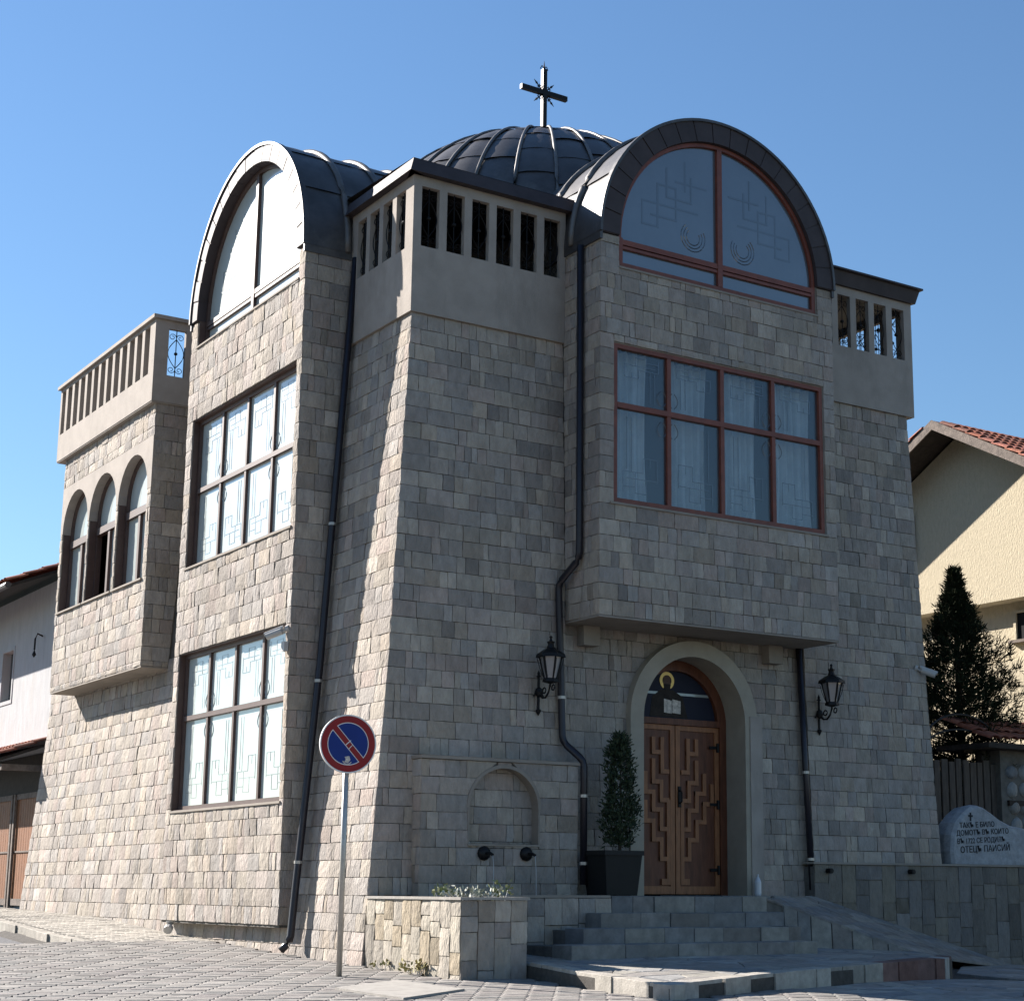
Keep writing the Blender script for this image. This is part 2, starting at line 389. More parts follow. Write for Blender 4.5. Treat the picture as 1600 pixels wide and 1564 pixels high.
# --- right tower
wt2 = wall()
b = MB(); panel(b, FRW, 6.60, lambda z: xend(z) - .01, 0, 7.9)
b.add([(xend(0) - .01, sy(0) + .02, 0), (xend(0) - .01, 12, 0), (xend(7.9) - .01, 12, 7.9), (xend(7.9) - .01, sy(7.9) + .02, 7.9)], [(0, 1, 2, 3)])
b.add([FRW(6.60, .7, -.03), FRW(6.60, .7, -.2), FRW(6.60, 4.3, -.2), FRW(6.60, 4.3, -.03)], [(0, 1, 2, 3)])
b.build('wall_core', 'mortar', wt2)
lay(FRW, wt2, .86, ZP, 6.60, lambda z: xend(z), h=.2, seed=3, phase=.02)
# --- door wall
DC, DR, DSP = 4.69, .825, 3.05                # door arch: centre, inner radius, springing
ZL = .82                                      # landing level
wd = wall()
b = MB(); panel(b, FDW, RB0, 6.60, .5, 4.3, holes=[(DC - .90, DC + .90, ZL, 3.99)], w=-.02)
b.build('wall_core', 'mortar', wd)
lay(FDW, wd, .80, 4.165, RB0 + .01, 6.595, h=.2, seed=4, phase=.02, holes=[archhole(DC, .96, .4, DSP)], k=.92)
# --- right bay
wr = wall()
rw = (2.905, 6.40, 5.59, 7.67)
ra = (2.978, 6.315, 8.685, SPR)
b = MB(); panel(b, FRB, RB0 + .01, RB1 - .01, 4.18, SPR, holes=[rw, ra])
panel(b, FRS, RBY + .02, 1.4, 4.18, 9.03, w=-.02)
panel(b, FY(RB1), RBY + .02, 1.4, 4.18, SPR, w=.02)
b.build('wall_core', 'mortar', wr)
lay(FRB, wr, 4.165, SPR - .01, RB0 + .002, RB1, h=.2, seed=5, phase=.165, holes=[rect(*rw[:2], *rw[2:]), rect(*ra[:2], ra[2], 9.4)])
lay(FRS, wr, 4.165, 9.0, RBY + .012, lambda z: sy(z) - .005, h=.2, seed=6, phase=.165)
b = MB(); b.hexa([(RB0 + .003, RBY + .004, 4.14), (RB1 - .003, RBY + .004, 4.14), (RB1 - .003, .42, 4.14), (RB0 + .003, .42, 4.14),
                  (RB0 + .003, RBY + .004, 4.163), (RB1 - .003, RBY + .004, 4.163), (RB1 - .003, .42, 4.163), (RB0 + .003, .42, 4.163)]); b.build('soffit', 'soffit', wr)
b = MB()
for F_, h_ in ((FRB, rw),): reveal(b, F_, *h_, -.11, -.022)
reveal(b, FRB, ra[0], ra[1], ra[2], SPR, -.12, -.022, top=False)
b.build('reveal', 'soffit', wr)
for x0 in (2.93, 5.93):
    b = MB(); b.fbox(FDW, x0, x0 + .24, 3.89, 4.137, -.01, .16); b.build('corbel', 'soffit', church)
# --- left bay
wl_ = wall()
l0 = (2.06, 5.76, 1.935, 4.135); l1 = (2.08, 5.70, 5.365, 7.56); la = (2.12, 5.70, 8.685, SPR)
b = MB(); panel(b, FLB, LB0 + .01, LB1, .43, SPR, holes=[l0, l1, la])
panel(b, FLS, LBX + .02, 1.5, .43, 9.03, w=-.02)
panel(b, FX(LB1), LBX + .02, .8, .43, SPR, w=.0)
b.add([(LBX + .02, LB0, .44), (LBX + .02, LB1, .44), (.1, LB1, .44), (.1, LB0, .44)], [(0, 1, 2, 3)])
b.build('wall_core', 'mortar', wl_)
lay(FLB, wl_, .43, SPR - .01, LB0 + .002, LB1, h=.215, seed=7, phase=.03, holes=[rect(*l0[:2], *l0[2:]), rect(*l1[:2], *l1[2:]), rect(*la[:2], la[2], 9.4)], rough=.75)
lay(FLS, wl_, .43, 9.0, LBX + .012, lambda z: sx(z) - .005, h=.215, seed=8, phase=.03)
b = MB(); reveal(b, FLB, *l0, -.19, -.022); reveal(b, FLB, *l1, -.19, -.022); reveal(b, FLB, la[0], la[1], la[2], SPR, -.21, -.022, top=False)
b.build('reveal', 'frame_brown', wl_)
# --- left wall beyond the bay
wl2 = wall()
def yend(z): return 13.4
b = MB(); panel(b, FLW, LB0 - .2, yend, -.2, 9.0); b.build('wall_core', 'mortar', wl2)
lay(FLW, wl2, 0.02, 4.30, LB1, yend, h=.215, seed=9, phase=.02, rough=.75)
lay(FLW, wl2, -.06, .43, LB0, LB1, h=.215, seed=10, phase=.02)
# --- far oriel
wo = wall()
AZ, AB = 6.95, 5.53
arches = ((11.24, .68), (9.80, .68), (8.34, .68))
PZ = (6.92, 7.76)
b = MB(); holes = [(c - r_, c + r_, AB, AZ) for c, r_ in reversed(arches)]
panel(b, FB2, B20 + .01, B21 - .01, 4.17, PZ[0], holes=holes); panel(b, FB2, B20 + .01, B21 - .01, PZ[1], 8.4)
panel(b, FBS, B2X + .02, .9, 4.17, 8.4); panel(b, FX(B21), B2X + .02, .9, 4.17, 8.4, w=.0)
b.build('wall_core', 'mortar', wo)
hl = [rect(c - r_, c + r_, AB, AZ + .02) for c, r_ in arches]
lay(FB2, wo, 4.165, PZ[0], B20 + .002, B21, h=.215, seed=11, phase=.165, holes=hl, rough=.75)
lay(FB2, wo, PZ[1], 8.30, B20 + .002, B21, h=.215, seed=12, phase=.165, rough=.75)
lay(FBS, wo, 4.165, 8.30, B2X + .012, lambda z: sx(z) - .005, h=.215, seed=13, phase=.165)
b = MB(); b.box((B2X + .004, B20 + .003, 4.14), (.6, B21 - .003, 4.163)); b.build('soffit', 'soffit', wo)
# arched plaster panel over the three windows
b = MB(); us = [B20 + .003]
def arch_panel(b, F, ua, ub, c, r_, zs, z1, w0, w1, n=14):
    # region between arch (centre c, radius r_, springing zs) and top z1, from ua to ub
    P = [(c - r_ * math.cos(math.pi * i / n), zs + r_ * math.sin(math.pi * i / n)) for i in range(n + 1)]
    for i in range(n):
        (p, q), (p2, q2) = P[i], P[i + 1]
        b.hexa([F(p, q, w0), F(p2, q2, w0), F(p2, q2, w1), F(p, q, w1), F(p, z1, w0), F(p2, z1, w0), F(p2, z1, w1), F(p, z1, w1)])
    if c - r_ - ua > .001: b.fbox(F, ua, c - r_, zs, z1, w0, w1)
    if ub - c - r_ > .001: b.fbox(F, c + r_, ub, zs, z1, w0, w1)
ed = [B20 + .003, (8.34 + 9.80) / 2, (9.80 + 11.24) / 2, B21 - .003]
for (c, r_), (ua, ub) in zip(reversed(arches), zip(ed[:-1], ed[1:])): arch_panel(b, FB2, ua, ub, c, r_, PZ[0] + .003, PZ[1] - .003, -.20, .004)
b.build('arch_panel', 'plaster', wo)
b = MB()
for c, r_ in arches:
    b.fbox(FB2, c - r_ - .012, c - r_ + .003, AB, PZ[0], -.22, -.022); b.fbox(FB2, c + r_ - .003, c + r_ + .012, AB, PZ[0], -.22, -.022); b.fbox(FB2, c - r_, c + r_, AB, AB + .012, -.22, -.022)
b.build('reveal', 'frame_brown', wo)

# --- parapets with slots and scroll grilles
def scroll(F, u0, u1, z0, z1, w, b):
    uc = (u0 + u1) / 2; hw = (u1 - u0) / 2 * .92; H = z1 - z0; zc = (z0 + z1) / 2
    b.tube([F(uc, z0, w), F(uc, z1, w)], .008, 4)
    for s_ in (-1, 1):
        b.tube([F(uc + s_ * hw * math.sin(math.pi * t), zc + (t - .5) * H * .62, w) for t in [i / 10 for i in range(11)]], .007, 4)
        for v in (-1, 1):
            cz = zc + v * H * .37; pts = []
            for i in range(13):
                a = math.pi * (.0 + 2.6 * i / 12); rr = hw * .5 * (1 - .06 * i)
                pts.append(F(uc + s_ * (hw * .5 - rr * math.cos(a)), cz + v * (-H * .02) + v * rr * math.sin(a) * .9, w))
            b.tube(pts, .006, 4)
    b.lathe(F(uc, zc, w), [(.001, -.03), (.026, -.015), (.03, 0), (.026, .015), (.001, .03)], 8)

def slotted(F, parent, u0, u1, z0, z1, slots, sz0, sz1, th=.075, grille=True, mt='plaster'):
    b = MB(); b.fbox(F, u0, u1, z0, sz0, -th, 0); b.fbox(F, u0, u1, sz1, z1, -th, 0)
    e = [u0] + [v for s_ in slots for v in s_] + [u1]
    for i in range(0, len(e), 2): b.fbox(F, e[i], e[i + 1], sz0, sz1, -th, 0)
    p = b.build('parapet', mt, parent)
    if grille:
        for s_ in slots:
            g = MB(); scroll(F, s_[0], s_[1], sz0, sz1, -th * .6, g); g.build('grille', 'iron', p)
    return p
PX, PY, PT = .44, .205, 9.615
SZ0, SZ1 = 8.685, 9.47
FPX_, FPY_ = FX(PY), FY(PX)
pb = part_empty('belfry_screen', church)
slotted(FPX_, pb, PX, RB0 - .004, ZP, PT, [(.555 + .36 * k, .805 + .36 * k) for k in range(6)], SZ0, SZ1)
slotted(FPY_, pb, PY + .075, LB0 - .004, ZP, PT, [(.415, .665), (.775, 1.03), (1.14, 1.40), (1.505, 1.755)], SZ0, SZ1)
pb2 = part_empty('belfry_screen', church)
slotted(FPX_, pb2, 6.60, 8.93, ZP, PT, [(7.08, 7.33), (7.445, 7.69), (7.805, 8.055), (8.165, 8.41), (8.53, 8.775)], SZ0, SZ1)
slotted(lambda u, z, w=0.0: (8.93 + w, u, z), pb2, PY + .075, 2.4, ZP, PT, [(.45 + .36 * k, .70 + .36 * k) for k in range(5)], SZ0, SZ1)
pb3 = part_empty('terrace_screen', church)
BP = -.25
slotted(FY(BP), pb3, 7.45, 12.30, 8.29, 9.62, [(7.69 + .358 * k, 7.93 + .358 * k) for k in range(12)] + [(11.99, 12.2)], 8.77, 9.56, grille=False)
FB2S = FX(7.45)
slotted(FB2S, pb3, BP + .075, .75, 8.29, 9.62, [(-.03, .25)], 8.73, 9.49)
b = MB(); b.box((BP - .05, 7.40, 9.623), (BP + .17, 12.36, 9.68)); b.box((BP + .17, 7.40, 9.623), (.8, 7.62, 9.68)); b.build('coping', 'plaster', pb3)
b = MB(); b.box((-.13, 7.62, 8.29), (-.10, 12.2, 9.60)); b.build('louvre_board', 'darkwood', pb3)  # added dark board close behind the slots, so that they read as dark
b = MB(); b.box((BP + .01, 7.46, 8.27), (.9, 12.29, 8.287)); b.build('terrace_floor', 'plaster', pb3)
# fascia and drip edge round the belfry roofs
def fascia(b, F, u0, u1, wo, mit0=0, mit1=0):
    # slanted metal fascia; mit = extra length at the ends for mitres
    P = [F(u0 - wo[0] * mit0, 9.60, wo[0]), F(u1 + wo[0] * mit1, 9.60, wo[0]), F(u1, 9.60, -.2), F(u0, 9.60, -.2),
         F(u0 - wo[1] * mit0, 9.80, wo[1]), F(u1 + wo[1] * mit1, 9.80, wo[1]), F(u1, 9.80, -.2), F(u0, 9.80, -.2)]
    b.hexa(P)
b = MB(); fascia(b, FPX_, PX, RB0 + .4, (.11, .03), 1, 0); b.build('fascia', 'bandmetal', pb)
b = MB(); fascia(b, FPY_, PY, LB0 + .5, (.11, .03), 1, 0); b.build('fascia', 'bandmetal', pb)
b = MB(); fascia(b, FPX_, 6.3, 8.93, (.05, .10), 0, 1); b.fbox(FPX_, 6.3, 9.06, 9.802, 9.83, -.2, .15); b.build('fascia', 'bandmetal', pb2)
b = MB(); b.add([(PX - .03, PY - .03, 9.805), (3.4, PY - .03, 9.805), (3.4, 3.2, 10.1), (PX - .03, 3.2, 9.95)], [(0, 1, 2, 3)]); b.build('belfry_roof', 'metal', pb)
b = MB(); b.add([(6.2, PY - .1, 9.835), (9.06, PY - .1, 9.835), (9.06, 2.6, 9.95), (6.2, 2.6, 10.0)], [(0, 1, 2, 3)])
b.box((6.61, .35, 9.56), (8.78, 2.38, 9.61)); b.build('belfry_roof', 'metal', pb2)
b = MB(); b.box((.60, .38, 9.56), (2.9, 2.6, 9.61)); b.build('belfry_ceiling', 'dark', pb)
# dark solid fill behind the facades, added to stop light leaking through
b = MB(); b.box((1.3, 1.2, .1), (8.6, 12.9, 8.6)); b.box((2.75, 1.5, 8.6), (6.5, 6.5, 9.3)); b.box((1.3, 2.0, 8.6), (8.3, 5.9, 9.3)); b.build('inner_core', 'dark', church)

# --- barrel vault roofs
def barrel(axis, c, Rr, t0, t1, parent, nstrip):
    # axis 'y': centre X=c runs along Y ; axis 'x': centre Y=c runs along X
    def P(t, a, r_):
        h = c - r_ * math.cos(a); z = SPR + r_ * math.sin(a)
        return (h, t, z) if axis == 'y' else (t, h, z)
    vp = part_empty('barrel_vault', church)
    rr = random.Random(nstrip * 3 + len(axis))
    b = MB(); n = 40
    vs = [P(t, math.pi * i / n, Rr - .012) for t in (t0 + .01, t1) for i in range(n + 1)]
    b.add(vs, [(i, i + 1, n + 2 + i, n + 1 + i) for i in range(n)]); b.build('roof_deck', 'metal', vp, smooth=True)
    ts = [t0 + (t1 - t0) * i / nstrip for i in range(nstrip + 1)]
    for k in range(nstrip):
        m_ = 7
        for q in range(m_):
            a0, a1 = math.pi * q / m_, math.pi * (q + 1) / m_
            b = MB(); vs = []; ns = 6; nt_ = 4
            for i in range(ns + 1):
                for j in range(nt_ + 1):
                    a = a0 + (a1 - a0) * i / ns
                    low = abs(math.cos(a)); lift = .014 * (1 - i / ns if q < m_ / 2 else i / ns)
                    vs.append(P(ts[k] + .012 + (ts[k + 1] - ts[k] - .024) * j / nt_, a, Rr + lift + rr.uniform(-.006, .006) * (0 < j < nt_)))
            b.add(vs, [(i * (nt_ + 1) + j, i * (nt_ + 1) + j + 1, (i + 1) * (nt_ + 1) + j + 1, (i + 1) * (nt_ + 1) + j) for i in range(ns) for j in range(nt_)])
            b.build('roof_panel', 'metal', vp, smooth=True)
        if k:
            b = MB(); b.tube([P(ts[k], math.pi * i / 36, Rr + .022) for i in range(37)], .045, 6); b.build('roof_seam', 'seam', vp, smooth=True)
    # skirt below the springing
    for s_ in (-1, 1):
        b = MB(); hh = c + s_ * (Rr + .012)
        if axis == 'y': b.box((min(hh, hh - s_ * .04), t0, 8.99), (max(hh, hh - s_ * .04), t1, SPR + .015))
        else: b.box((t0, min(hh, hh - s_ * .04), 8.99), (t1, max(hh, hh - s_ * .04), SPR + .015))
        b.build('flashing', 'metal', vp)
    return vp
vpr = barrel('y', (RB0 + RB1) / 2, 1.962, RBY - .03, 2.0, church, 4)
vpl = barrel('x', (LB0 + LB1) / 2, 2.005, LBX - .03, 2.2, church, 4)
def band(F, uc, r0, r1, parent, n=19):
    for i in range(n):
        a0, a1 = math.pi * i / n + .005, math.pi * (i + 1) / n - .005
        b = MB(); b.arc(F, uc, SPR, r0, r1, a0, a1, -.20, .034 + rnd.uniform(-.003, .003), 4); b.build('band_panel', 'bandmetal', parent)
    b = MB(); b.arc(F, uc, SPR, r0 + .004, r1 - .004, 0, math.pi, -.22, .022, 40); b.build('arch_band', 'bandmetal', parent)
    b = MB(); b.arc(F, uc, SPR, r1 - .008, r1 + .03, 0, math.pi, -.03, .055, 48); b.build('drip_edge', 'metal', parent)
RC, LC = (RB0 + RB1) / 2, (LB0 + LB1) / 2
band(FRB, RC, 1.668, 1.955, vpr)
band(FLB, LC, 1.76, 1.998, vpl)
# --- dome
DCX, DCY, DRR, DZ = 4.63, 3.93, 3.33, 9.09
dome = part_empty('dome', church)
def DP(ph, th, r_): return (DCX + r_ * math.cos(th) * math.cos(ph), DCY + r_ * math.cos(th) * math.sin(ph), DZ + r_ * math.sin(th))
b = MB(); n1, n2 = 48, 12
vs = [DP(2 * math.pi * i / n1, R(88) * j / n2, DRR - .015) for j in range(n2 + 1) for i in range(n1)]
b.add(vs, [(j * n1 + i, j * n1 + (i + 1) % n1, (j + 1) * n1 + (i + 1) % n1, (j + 1) * n1 + i) for j in range(n2) for i in range(n1)]); b.build('dome_deck', 'metal', dome, smooth=True)
NR = 32; OFF = R(5.9)
rr = random.Random(5)
for k in range(NR):
    p0, p1 = 2 * math.pi * k / NR + OFF, 2 * math.pi * (k + 1) / NR + OFF
    b = MB()
    for i in range(18):
        pass
    b.tube([DP(p0, R(2 + 86 * i / 20), DRR + .03) for i in range(21)], .032, 6, r1=.018); b.build('rib', 'seam', dome, smooth=True)
    pm = (p0 + p1) / 2
    if math.cos(pm - R(236)) < -.35: continue
    ths = [6, 17, 28, 39, 50, 61, 72, 86]
    jit = rr.uniform(-3, 3)
    for q in range(7):
        t0, t1 = R(ths[q] + (jit if q else 0)), R(ths[q + 1] + (jit if q < 6 else 0))
        b = MB(); nn = 4; vs = []; cj = rr.uniform(-.006, .006)
        for i in range(nn + 1):
            for j in range(nn + 1):
                ph = p0 + .006 + (p1 - p0 - .012) * j / nn; th = t0 + (t1 - t0) * i / nn
                bulge = .02 * math.sin(math.pi * j / nn) * (1 if q < 5 else .3)
                vs.append(DP(ph, th, DRR + .016 * (1 - i / nn) + bulge + cj + rr.uniform(-.004, .004)))
        b.add(vs, [(i * (nn + 1) + j, i * (nn + 1) + j + 1, (i + 1) * (nn + 1) + j + 1, (i + 1) * (nn + 1) + j) for i in range(nn) for j in range(nn)])
        b.build('roof_panel', 'metal', dome, smooth=True)
# --- cross
cr = part_empty('roof_cross', church)
FC = FX(DCY); CU = 4.655
b = MB(); b.fbox(FC, CU - .037, CU + .037, 12.35, 13.78, -.037, .037); b.build('upright', 'iron', cr)
b = MB(); b.fbox(FC, CU - .43, CU + .43, 13.335, 13.415, -.034, .034); b.build('crossbar', 'iron', cr)
def spear(b, F, u, z, a, l):
    c, s_ = math.cos(a), math.sin(a)
    b.tube([F(u + .04 * c, z + .04 * s_, 0), F(u + l * .72 * c, z + l * .72 * s_, 0)], .011, 5)
    b.tube([F(u + l * .70 * c, z + l * .70 * s_, 0), F(u + l * .80 * c, z + l * .80 * s_, 0), F(u + l * c, z + l * s_, 0)], .022, 5, r1=.002)
    for q in (-1, 1):
        b.tube([F(u + (.08 + .07 * t) * c - q * s_ * .05 * math.sin(t * 4), z + (.08 + .07 * t) * s_ + q * c * .05 * math.sin(t * 4), 0) for t in [i / 6 for i in range(7)]], .007, 4)
for a in (45, 135, 225, 315):
    b = MB(); spear(b, FC, CU, 13.375, R(a), .27); b.build('ray', 'iron', cr)
b = MB(); b.tube([FC(CU, 13.78, 0), FC(CU, 13.85, 0), FC(CU, 13.93, 0)], .02, 5, r1=.002)
for q in (-1, 1): b.tube([FC(CU + q * (.01 + .06 * t), 13.79 + .045 * math.sin(t * 3.4), 0) for t in [i / 7 for i in range(8)]], .008, 4)
b.build('finial', 'iron', cr)

# --- windows
EK = [0]
def etch_meander(b, F, u0, u1, z0, z1, w, flip=False, t=.008):
    W = u1 - u0; H = z1 - z0
    X = (lambda f: u1 - f * W) if flip else (lambda f: u0 + f * W)
    def ln(x0, y0, x1, y1):
        a, c = sorted((X(x0), X(x1))); d, e = sorted((z0 + y0 * H, z0 + y1 * H))
        EK[0] = (EK[0] + 1) % 17; b.fbox(F, a - t / 2, c + t / 2, d - t / 2, e + t / 2, w, w + .001 + .00012 * EK[0])
    for seg in (((.12, .05), (.12, .30)), ((.12, .30), (.55, .30)), ((.55, .30), (.55, .48)), ((.55, .48), (.85, .48)), ((.85, .48), (.85, .20)), ((.2, .22), (.85, .22)),
                ((.38, .05), (.38, .30)), ((.38, .05), (.62, .05)), ((.62, .05), (.62, .22)), ((.3, .30), (.3, .95)), ((.2, .33), (.2, .95)), ((.7, .38), (.7, .48)), ((.12, .12), (.38, .12))):
        ln(*seg[0], *seg[1])
def etch_scroll(b, F, u, z, r_, w):
    for q in (-1, 1):
        b.tube([F(u + q * r_ * (.2 + .8 * math.sin(t * 3.0)) * (1 - .35 * t), z + r_ * (2.2 * t - 1.1), w) for t in [i / 14 for i in range(15)]], .006, 4)

def grid_window(F, h, parent, cols, tz, fm, gm, em, w=-.13, sill=True, curtains=False, fr=.055):
    u0, u1, z0, z1 = h[0] + .012, h[1] - .012, h[2] + .012, h[3] - .012
    W = part_empty('window', parent)
    b = MB(); b.fbox(F, u0, u1, z1 - fr, z1, w - .05, w + .03); b.fbox(F, u0, u1, z0, z0 + fr, w - .05, w + .03)
    b.fbox(F, u0, u0 + fr, z0 + fr, z1 - fr, w - .05, w + .03); b.fbox(F, u1 - fr, u1, z0 + fr, z1 - fr, w - .05, w + .03)
    b.build('frame', fm, W)
    us = [u0 + (u1 - u0) * i / cols for i in range(cols + 1)]
    for u in us[1:-1]:
        b = MB(); b.fbox(F, u - fr * .55, u + fr * .55, z0 + fr, z1 - fr, w - .05, w + .026); b.build('mullion', fm, W)
    b = MB(); b.fbox(F, u0 + fr, u1 - fr, tz - fr * .6, tz + fr * .6, w - .05, w + .034); b.build('transom', fm, W)
    for i in range(cols):
        a = us[i] + (fr if i == 0 else fr * .55); c = us[i + 1] - (fr if i == cols - 1 else fr * .55)
        for lo, hi in ((z0 + fr, tz - fr * .6), (tz + fr * .6, z1 - fr)):
            b = MB(); b.fbox(F, a, c, lo, hi, w - .024, w - .012); b.build('pane', gm, W)
            b = MB()
            if lo < tz - .2:
                etch_meander(b, F, a + .03, c - .03, lo + .05, hi - .04, w - .011, flip=i % 2 == 1)
            else:
                zr = lambda u_, z_, w_: F(u_, lo + hi - z_, w_)
                etch_meander(b, zr, a + .03, c - .03, lo + .04, hi - .04, w - .011, flip=i % 2 == 0)
            e_ = a + .06 if i % 2 else c - .06
            etch_scroll(b, F, e_, (hi - .18) if lo < tz - .2 else lo + .16, .09, w - .0105)
            b.build('etched_pattern', em, W, kind='stuff')
    if sill:
        b = MB(); b.fbox(F, h[0] - .06, h[1] + .02, h[2] - .028, h[2] + .0, -.10, .022); b.build('sill', 'soffit', W)
    return W

WR = grid_window(FRB, rw, church, 4, 6.86, 'frame', 'clear', 'etchblue', w=-.055)
# room and curtains behind the right window
b = MB(); b.box((2.8, .75, 5.4), (6.5, .78, 7.8)); b.box((2.78, -.50, 5.4), (2.8, .75, 7.8)); b.box((6.5, -.50, 5.4), (6.52, .75, 7.8)); b.box((2.8, -.50, 5.38), (6.5, .75, 5.4)); b.box((2.8, -.50, 7.8), (6.5, .75, 7.82)); b.build('room', 'room', WR)
for (c0, c1, am) in ((2.93, 3.62, .045), (3.86, 4.55, .05), (4.80, 5.42, .045), (5.66, 6.38, .05)):
    b = MB(); n = 56; vs = []; ph = rnd.uniform(0, 6)
    for i in range(n + 1):
        u = c0 + (c1 - c0) * i / n
        for j, z in enumerate((5.60, 6.3, 7.0, 7.65)):
            pinch = (1, .86, .9, 1.02)[j]; uu = (c0 + c1) / 2 + (u - (c0 + c1) / 2) * pinch
            vs.append((uu, -.34 + am * math.sin(i * .55 + ph + .25 * j) + .02 * math.sin(i * 1.3 + j), z))
    b.add(vs, [(i * 4 + j, (i + 1) * 4 + j, (i + 1) * 4 + j + 1, i * 4 + j + 1) for i in range(n) for j in range(3)])
    b.build('curtain', 'curtain', WR, smooth=True)
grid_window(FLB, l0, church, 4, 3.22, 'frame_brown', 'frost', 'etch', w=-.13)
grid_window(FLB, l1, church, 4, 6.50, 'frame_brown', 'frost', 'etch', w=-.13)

def arch_window(F, h, uc, r_, parent, fm, gm, em, w=-.14, seed=0):
    W = part_empty('window', parent); fr = .06
    u0, u1, z0 = h[0] + .012, h[1] - .012, h[2] + .012; rg = min(uc - u0, u1 - uc); tz = SPR - .02
    b = MB(); b.arc(F, uc, SPR, r_ - .055, r_ - .004, 0, math.pi, w - .05, w + .03, 40); b.fbox(F, u0, u0 + fr, z0 + .055, SPR, w - .05, w + .03); b.fbox(F, u1 - fr, u1, z0 + .055, SPR, w - .05, w + .03)
    b.fbox(F, u0, u1, z0, z0 + .055, w - .05, w + .032); b.build('frame', fm, W)
    b = MB(); b.fbox(F, uc - .04, uc + .04, z0 + .055, SPR + r_ - .06, w - .05, w + .036); b.build('mullion', fm, W)
    b = MB(); b.fbox(F, u0 + fr, u1 - fr, tz - .07, tz + .0, w - .05, w + .03); b.fbox(F, u0 + fr, u1 - fr, tz - .125, tz - .085, w - .05, w + .024); b.build('transom', fm, W)
    n = 24
    for s_ in (-1, 1):
        pts = [(uc + s_ * .04, tz)] + [(uc + s_ * max(.04, (r_ - .06) * math.cos(math.pi / 2 * i / n)), SPR + (r_ - .06) * math.sin(math.pi / 2 * i / n)) for i in range(n + 1)]
        pts[-1] = (uc + s_ * .04, SPR + r_ - .062)
        pts.insert(1, (uc + s_ * (r_ - .06), tz))
        b = MB(); b.prism(F, pts, w - .024, w - .012); b.build('pane', gm, W)
        b = MB(); a, c = sorted((uc + s_ * .04, uc + s_ * (r_ - .07))); b.fbox(F, a, c, z0 + .05, tz - .12, w - .024, w - .012); b.build('pane', gm, W)
        b = MB(); q = w - .0115
        def ln(x0, y0, x1, y1, t=.028):
            aa, cc = sorted((uc + s_ * x0, uc + s_ * x1)); d, e = sorted((SPR + y0, SPR + y1)); EK[0] = (EK[0] + 1) % 17; b.fbox(F, aa - t / 2, cc + t / 2, d - t / 2, e + t / 2, q, q + .001 + .00012 * EK[0])
        for sg in ((.35, .62, 1.25, .62), (1.25, .62, 1.25, .30), (1.25, .30, 1.0, .30), (1.0, .30, 1.0, .90), (1.0, .90, .70, .90), (.70, .90, .70, .45), (.70, .45, 1.1, .45), (.45, 1.1, .45, .75), (.45, .75, .85, .75), (.85, .75, .85, 1.15), (.2, 1.0, .7, 1.0), (.55, 1.3, .55, .9)):
            ln(*sg)
        for k in range(3 if em == 'etchblue' else 0):
            b.tube([F(uc + s_ * (.42 + (.20 - .045 * k) * math.cos(t)), SPR + .28 + (.20 - .045 * k) * math.sin(t), q) for t in [R(150) + R(260) * i / 14 for i in range(15)]], .008, 4)
        b.build('etched_pattern', em, W, kind='stuff')
    b = MB(); b.fbox(F, h[0] - .01, h[1] + .01, h[2] - .026, h[2], -.10, .018); b.build('sill', 'soffit', W)
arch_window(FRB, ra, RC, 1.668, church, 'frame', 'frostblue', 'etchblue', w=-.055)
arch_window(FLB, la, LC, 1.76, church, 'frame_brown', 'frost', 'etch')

# far oriel windows (arched, paired casements)
for i, (c, r_) in enumerate(arches):
    W = part_empty('window', church); F = FB2; w0 = -.17; rw_ = r_ - .004
    tz = 6.72
    b = MB(); b.arc(F, c, AZ, rw_ - .07, rw_, 0, math.pi, w0 - .05, w0 + .03, 24); b.fbox(F, c - rw_, c - rw_ + .07, AB + .07, AZ, w0 - .05, w0 + .03); b.fbox(F, c + rw_ - .07, c + rw_, AB + .07, AZ, w0 - .05, w0 + .03); b.fbox(F, c - rw_, c + rw_, AB + .014, AB + .07, w0 - .05, w0 + .03); b.build('frame', 'frame_brown', W)
    b = MB(); b.fbox(F, c - rw_ + .07, c + rw_ - .07, tz - .06, tz + .06, w0 - .05, w0 + .05); b.build('transom', 'frame_brown', W)
    b = MB(); b.fbox(F, c - .045, c + .045, AB + .07, tz - .06, w0 - .05, w0 + .036); b.build('mullion', 'frame_brown', W)
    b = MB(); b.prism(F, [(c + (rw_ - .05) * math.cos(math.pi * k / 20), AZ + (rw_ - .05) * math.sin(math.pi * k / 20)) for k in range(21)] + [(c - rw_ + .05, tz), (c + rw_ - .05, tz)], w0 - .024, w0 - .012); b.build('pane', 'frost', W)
    for s_ in (-1, 1):
        a, d = sorted((c + s_ * .045, c + s_ * (rw_ - .06)))
        if i == 1 and s_ == 1:
            b = MB(); b.fbox(F, a, d, AB + .07, tz - .06, w0 - .4, w0 - .38); b.build('open_casement', 'dark', W, label='open dark casement')  # near-black sheet paints the darkness inside the open casement
            continue
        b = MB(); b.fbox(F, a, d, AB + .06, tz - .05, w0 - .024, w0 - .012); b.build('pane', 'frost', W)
    b = MB(); b.fbox(F, c - r_ - .02, c + r_ + .02, AB - .03, AB - .001, -.1, .035); b.build('sill', 'soffit', W)

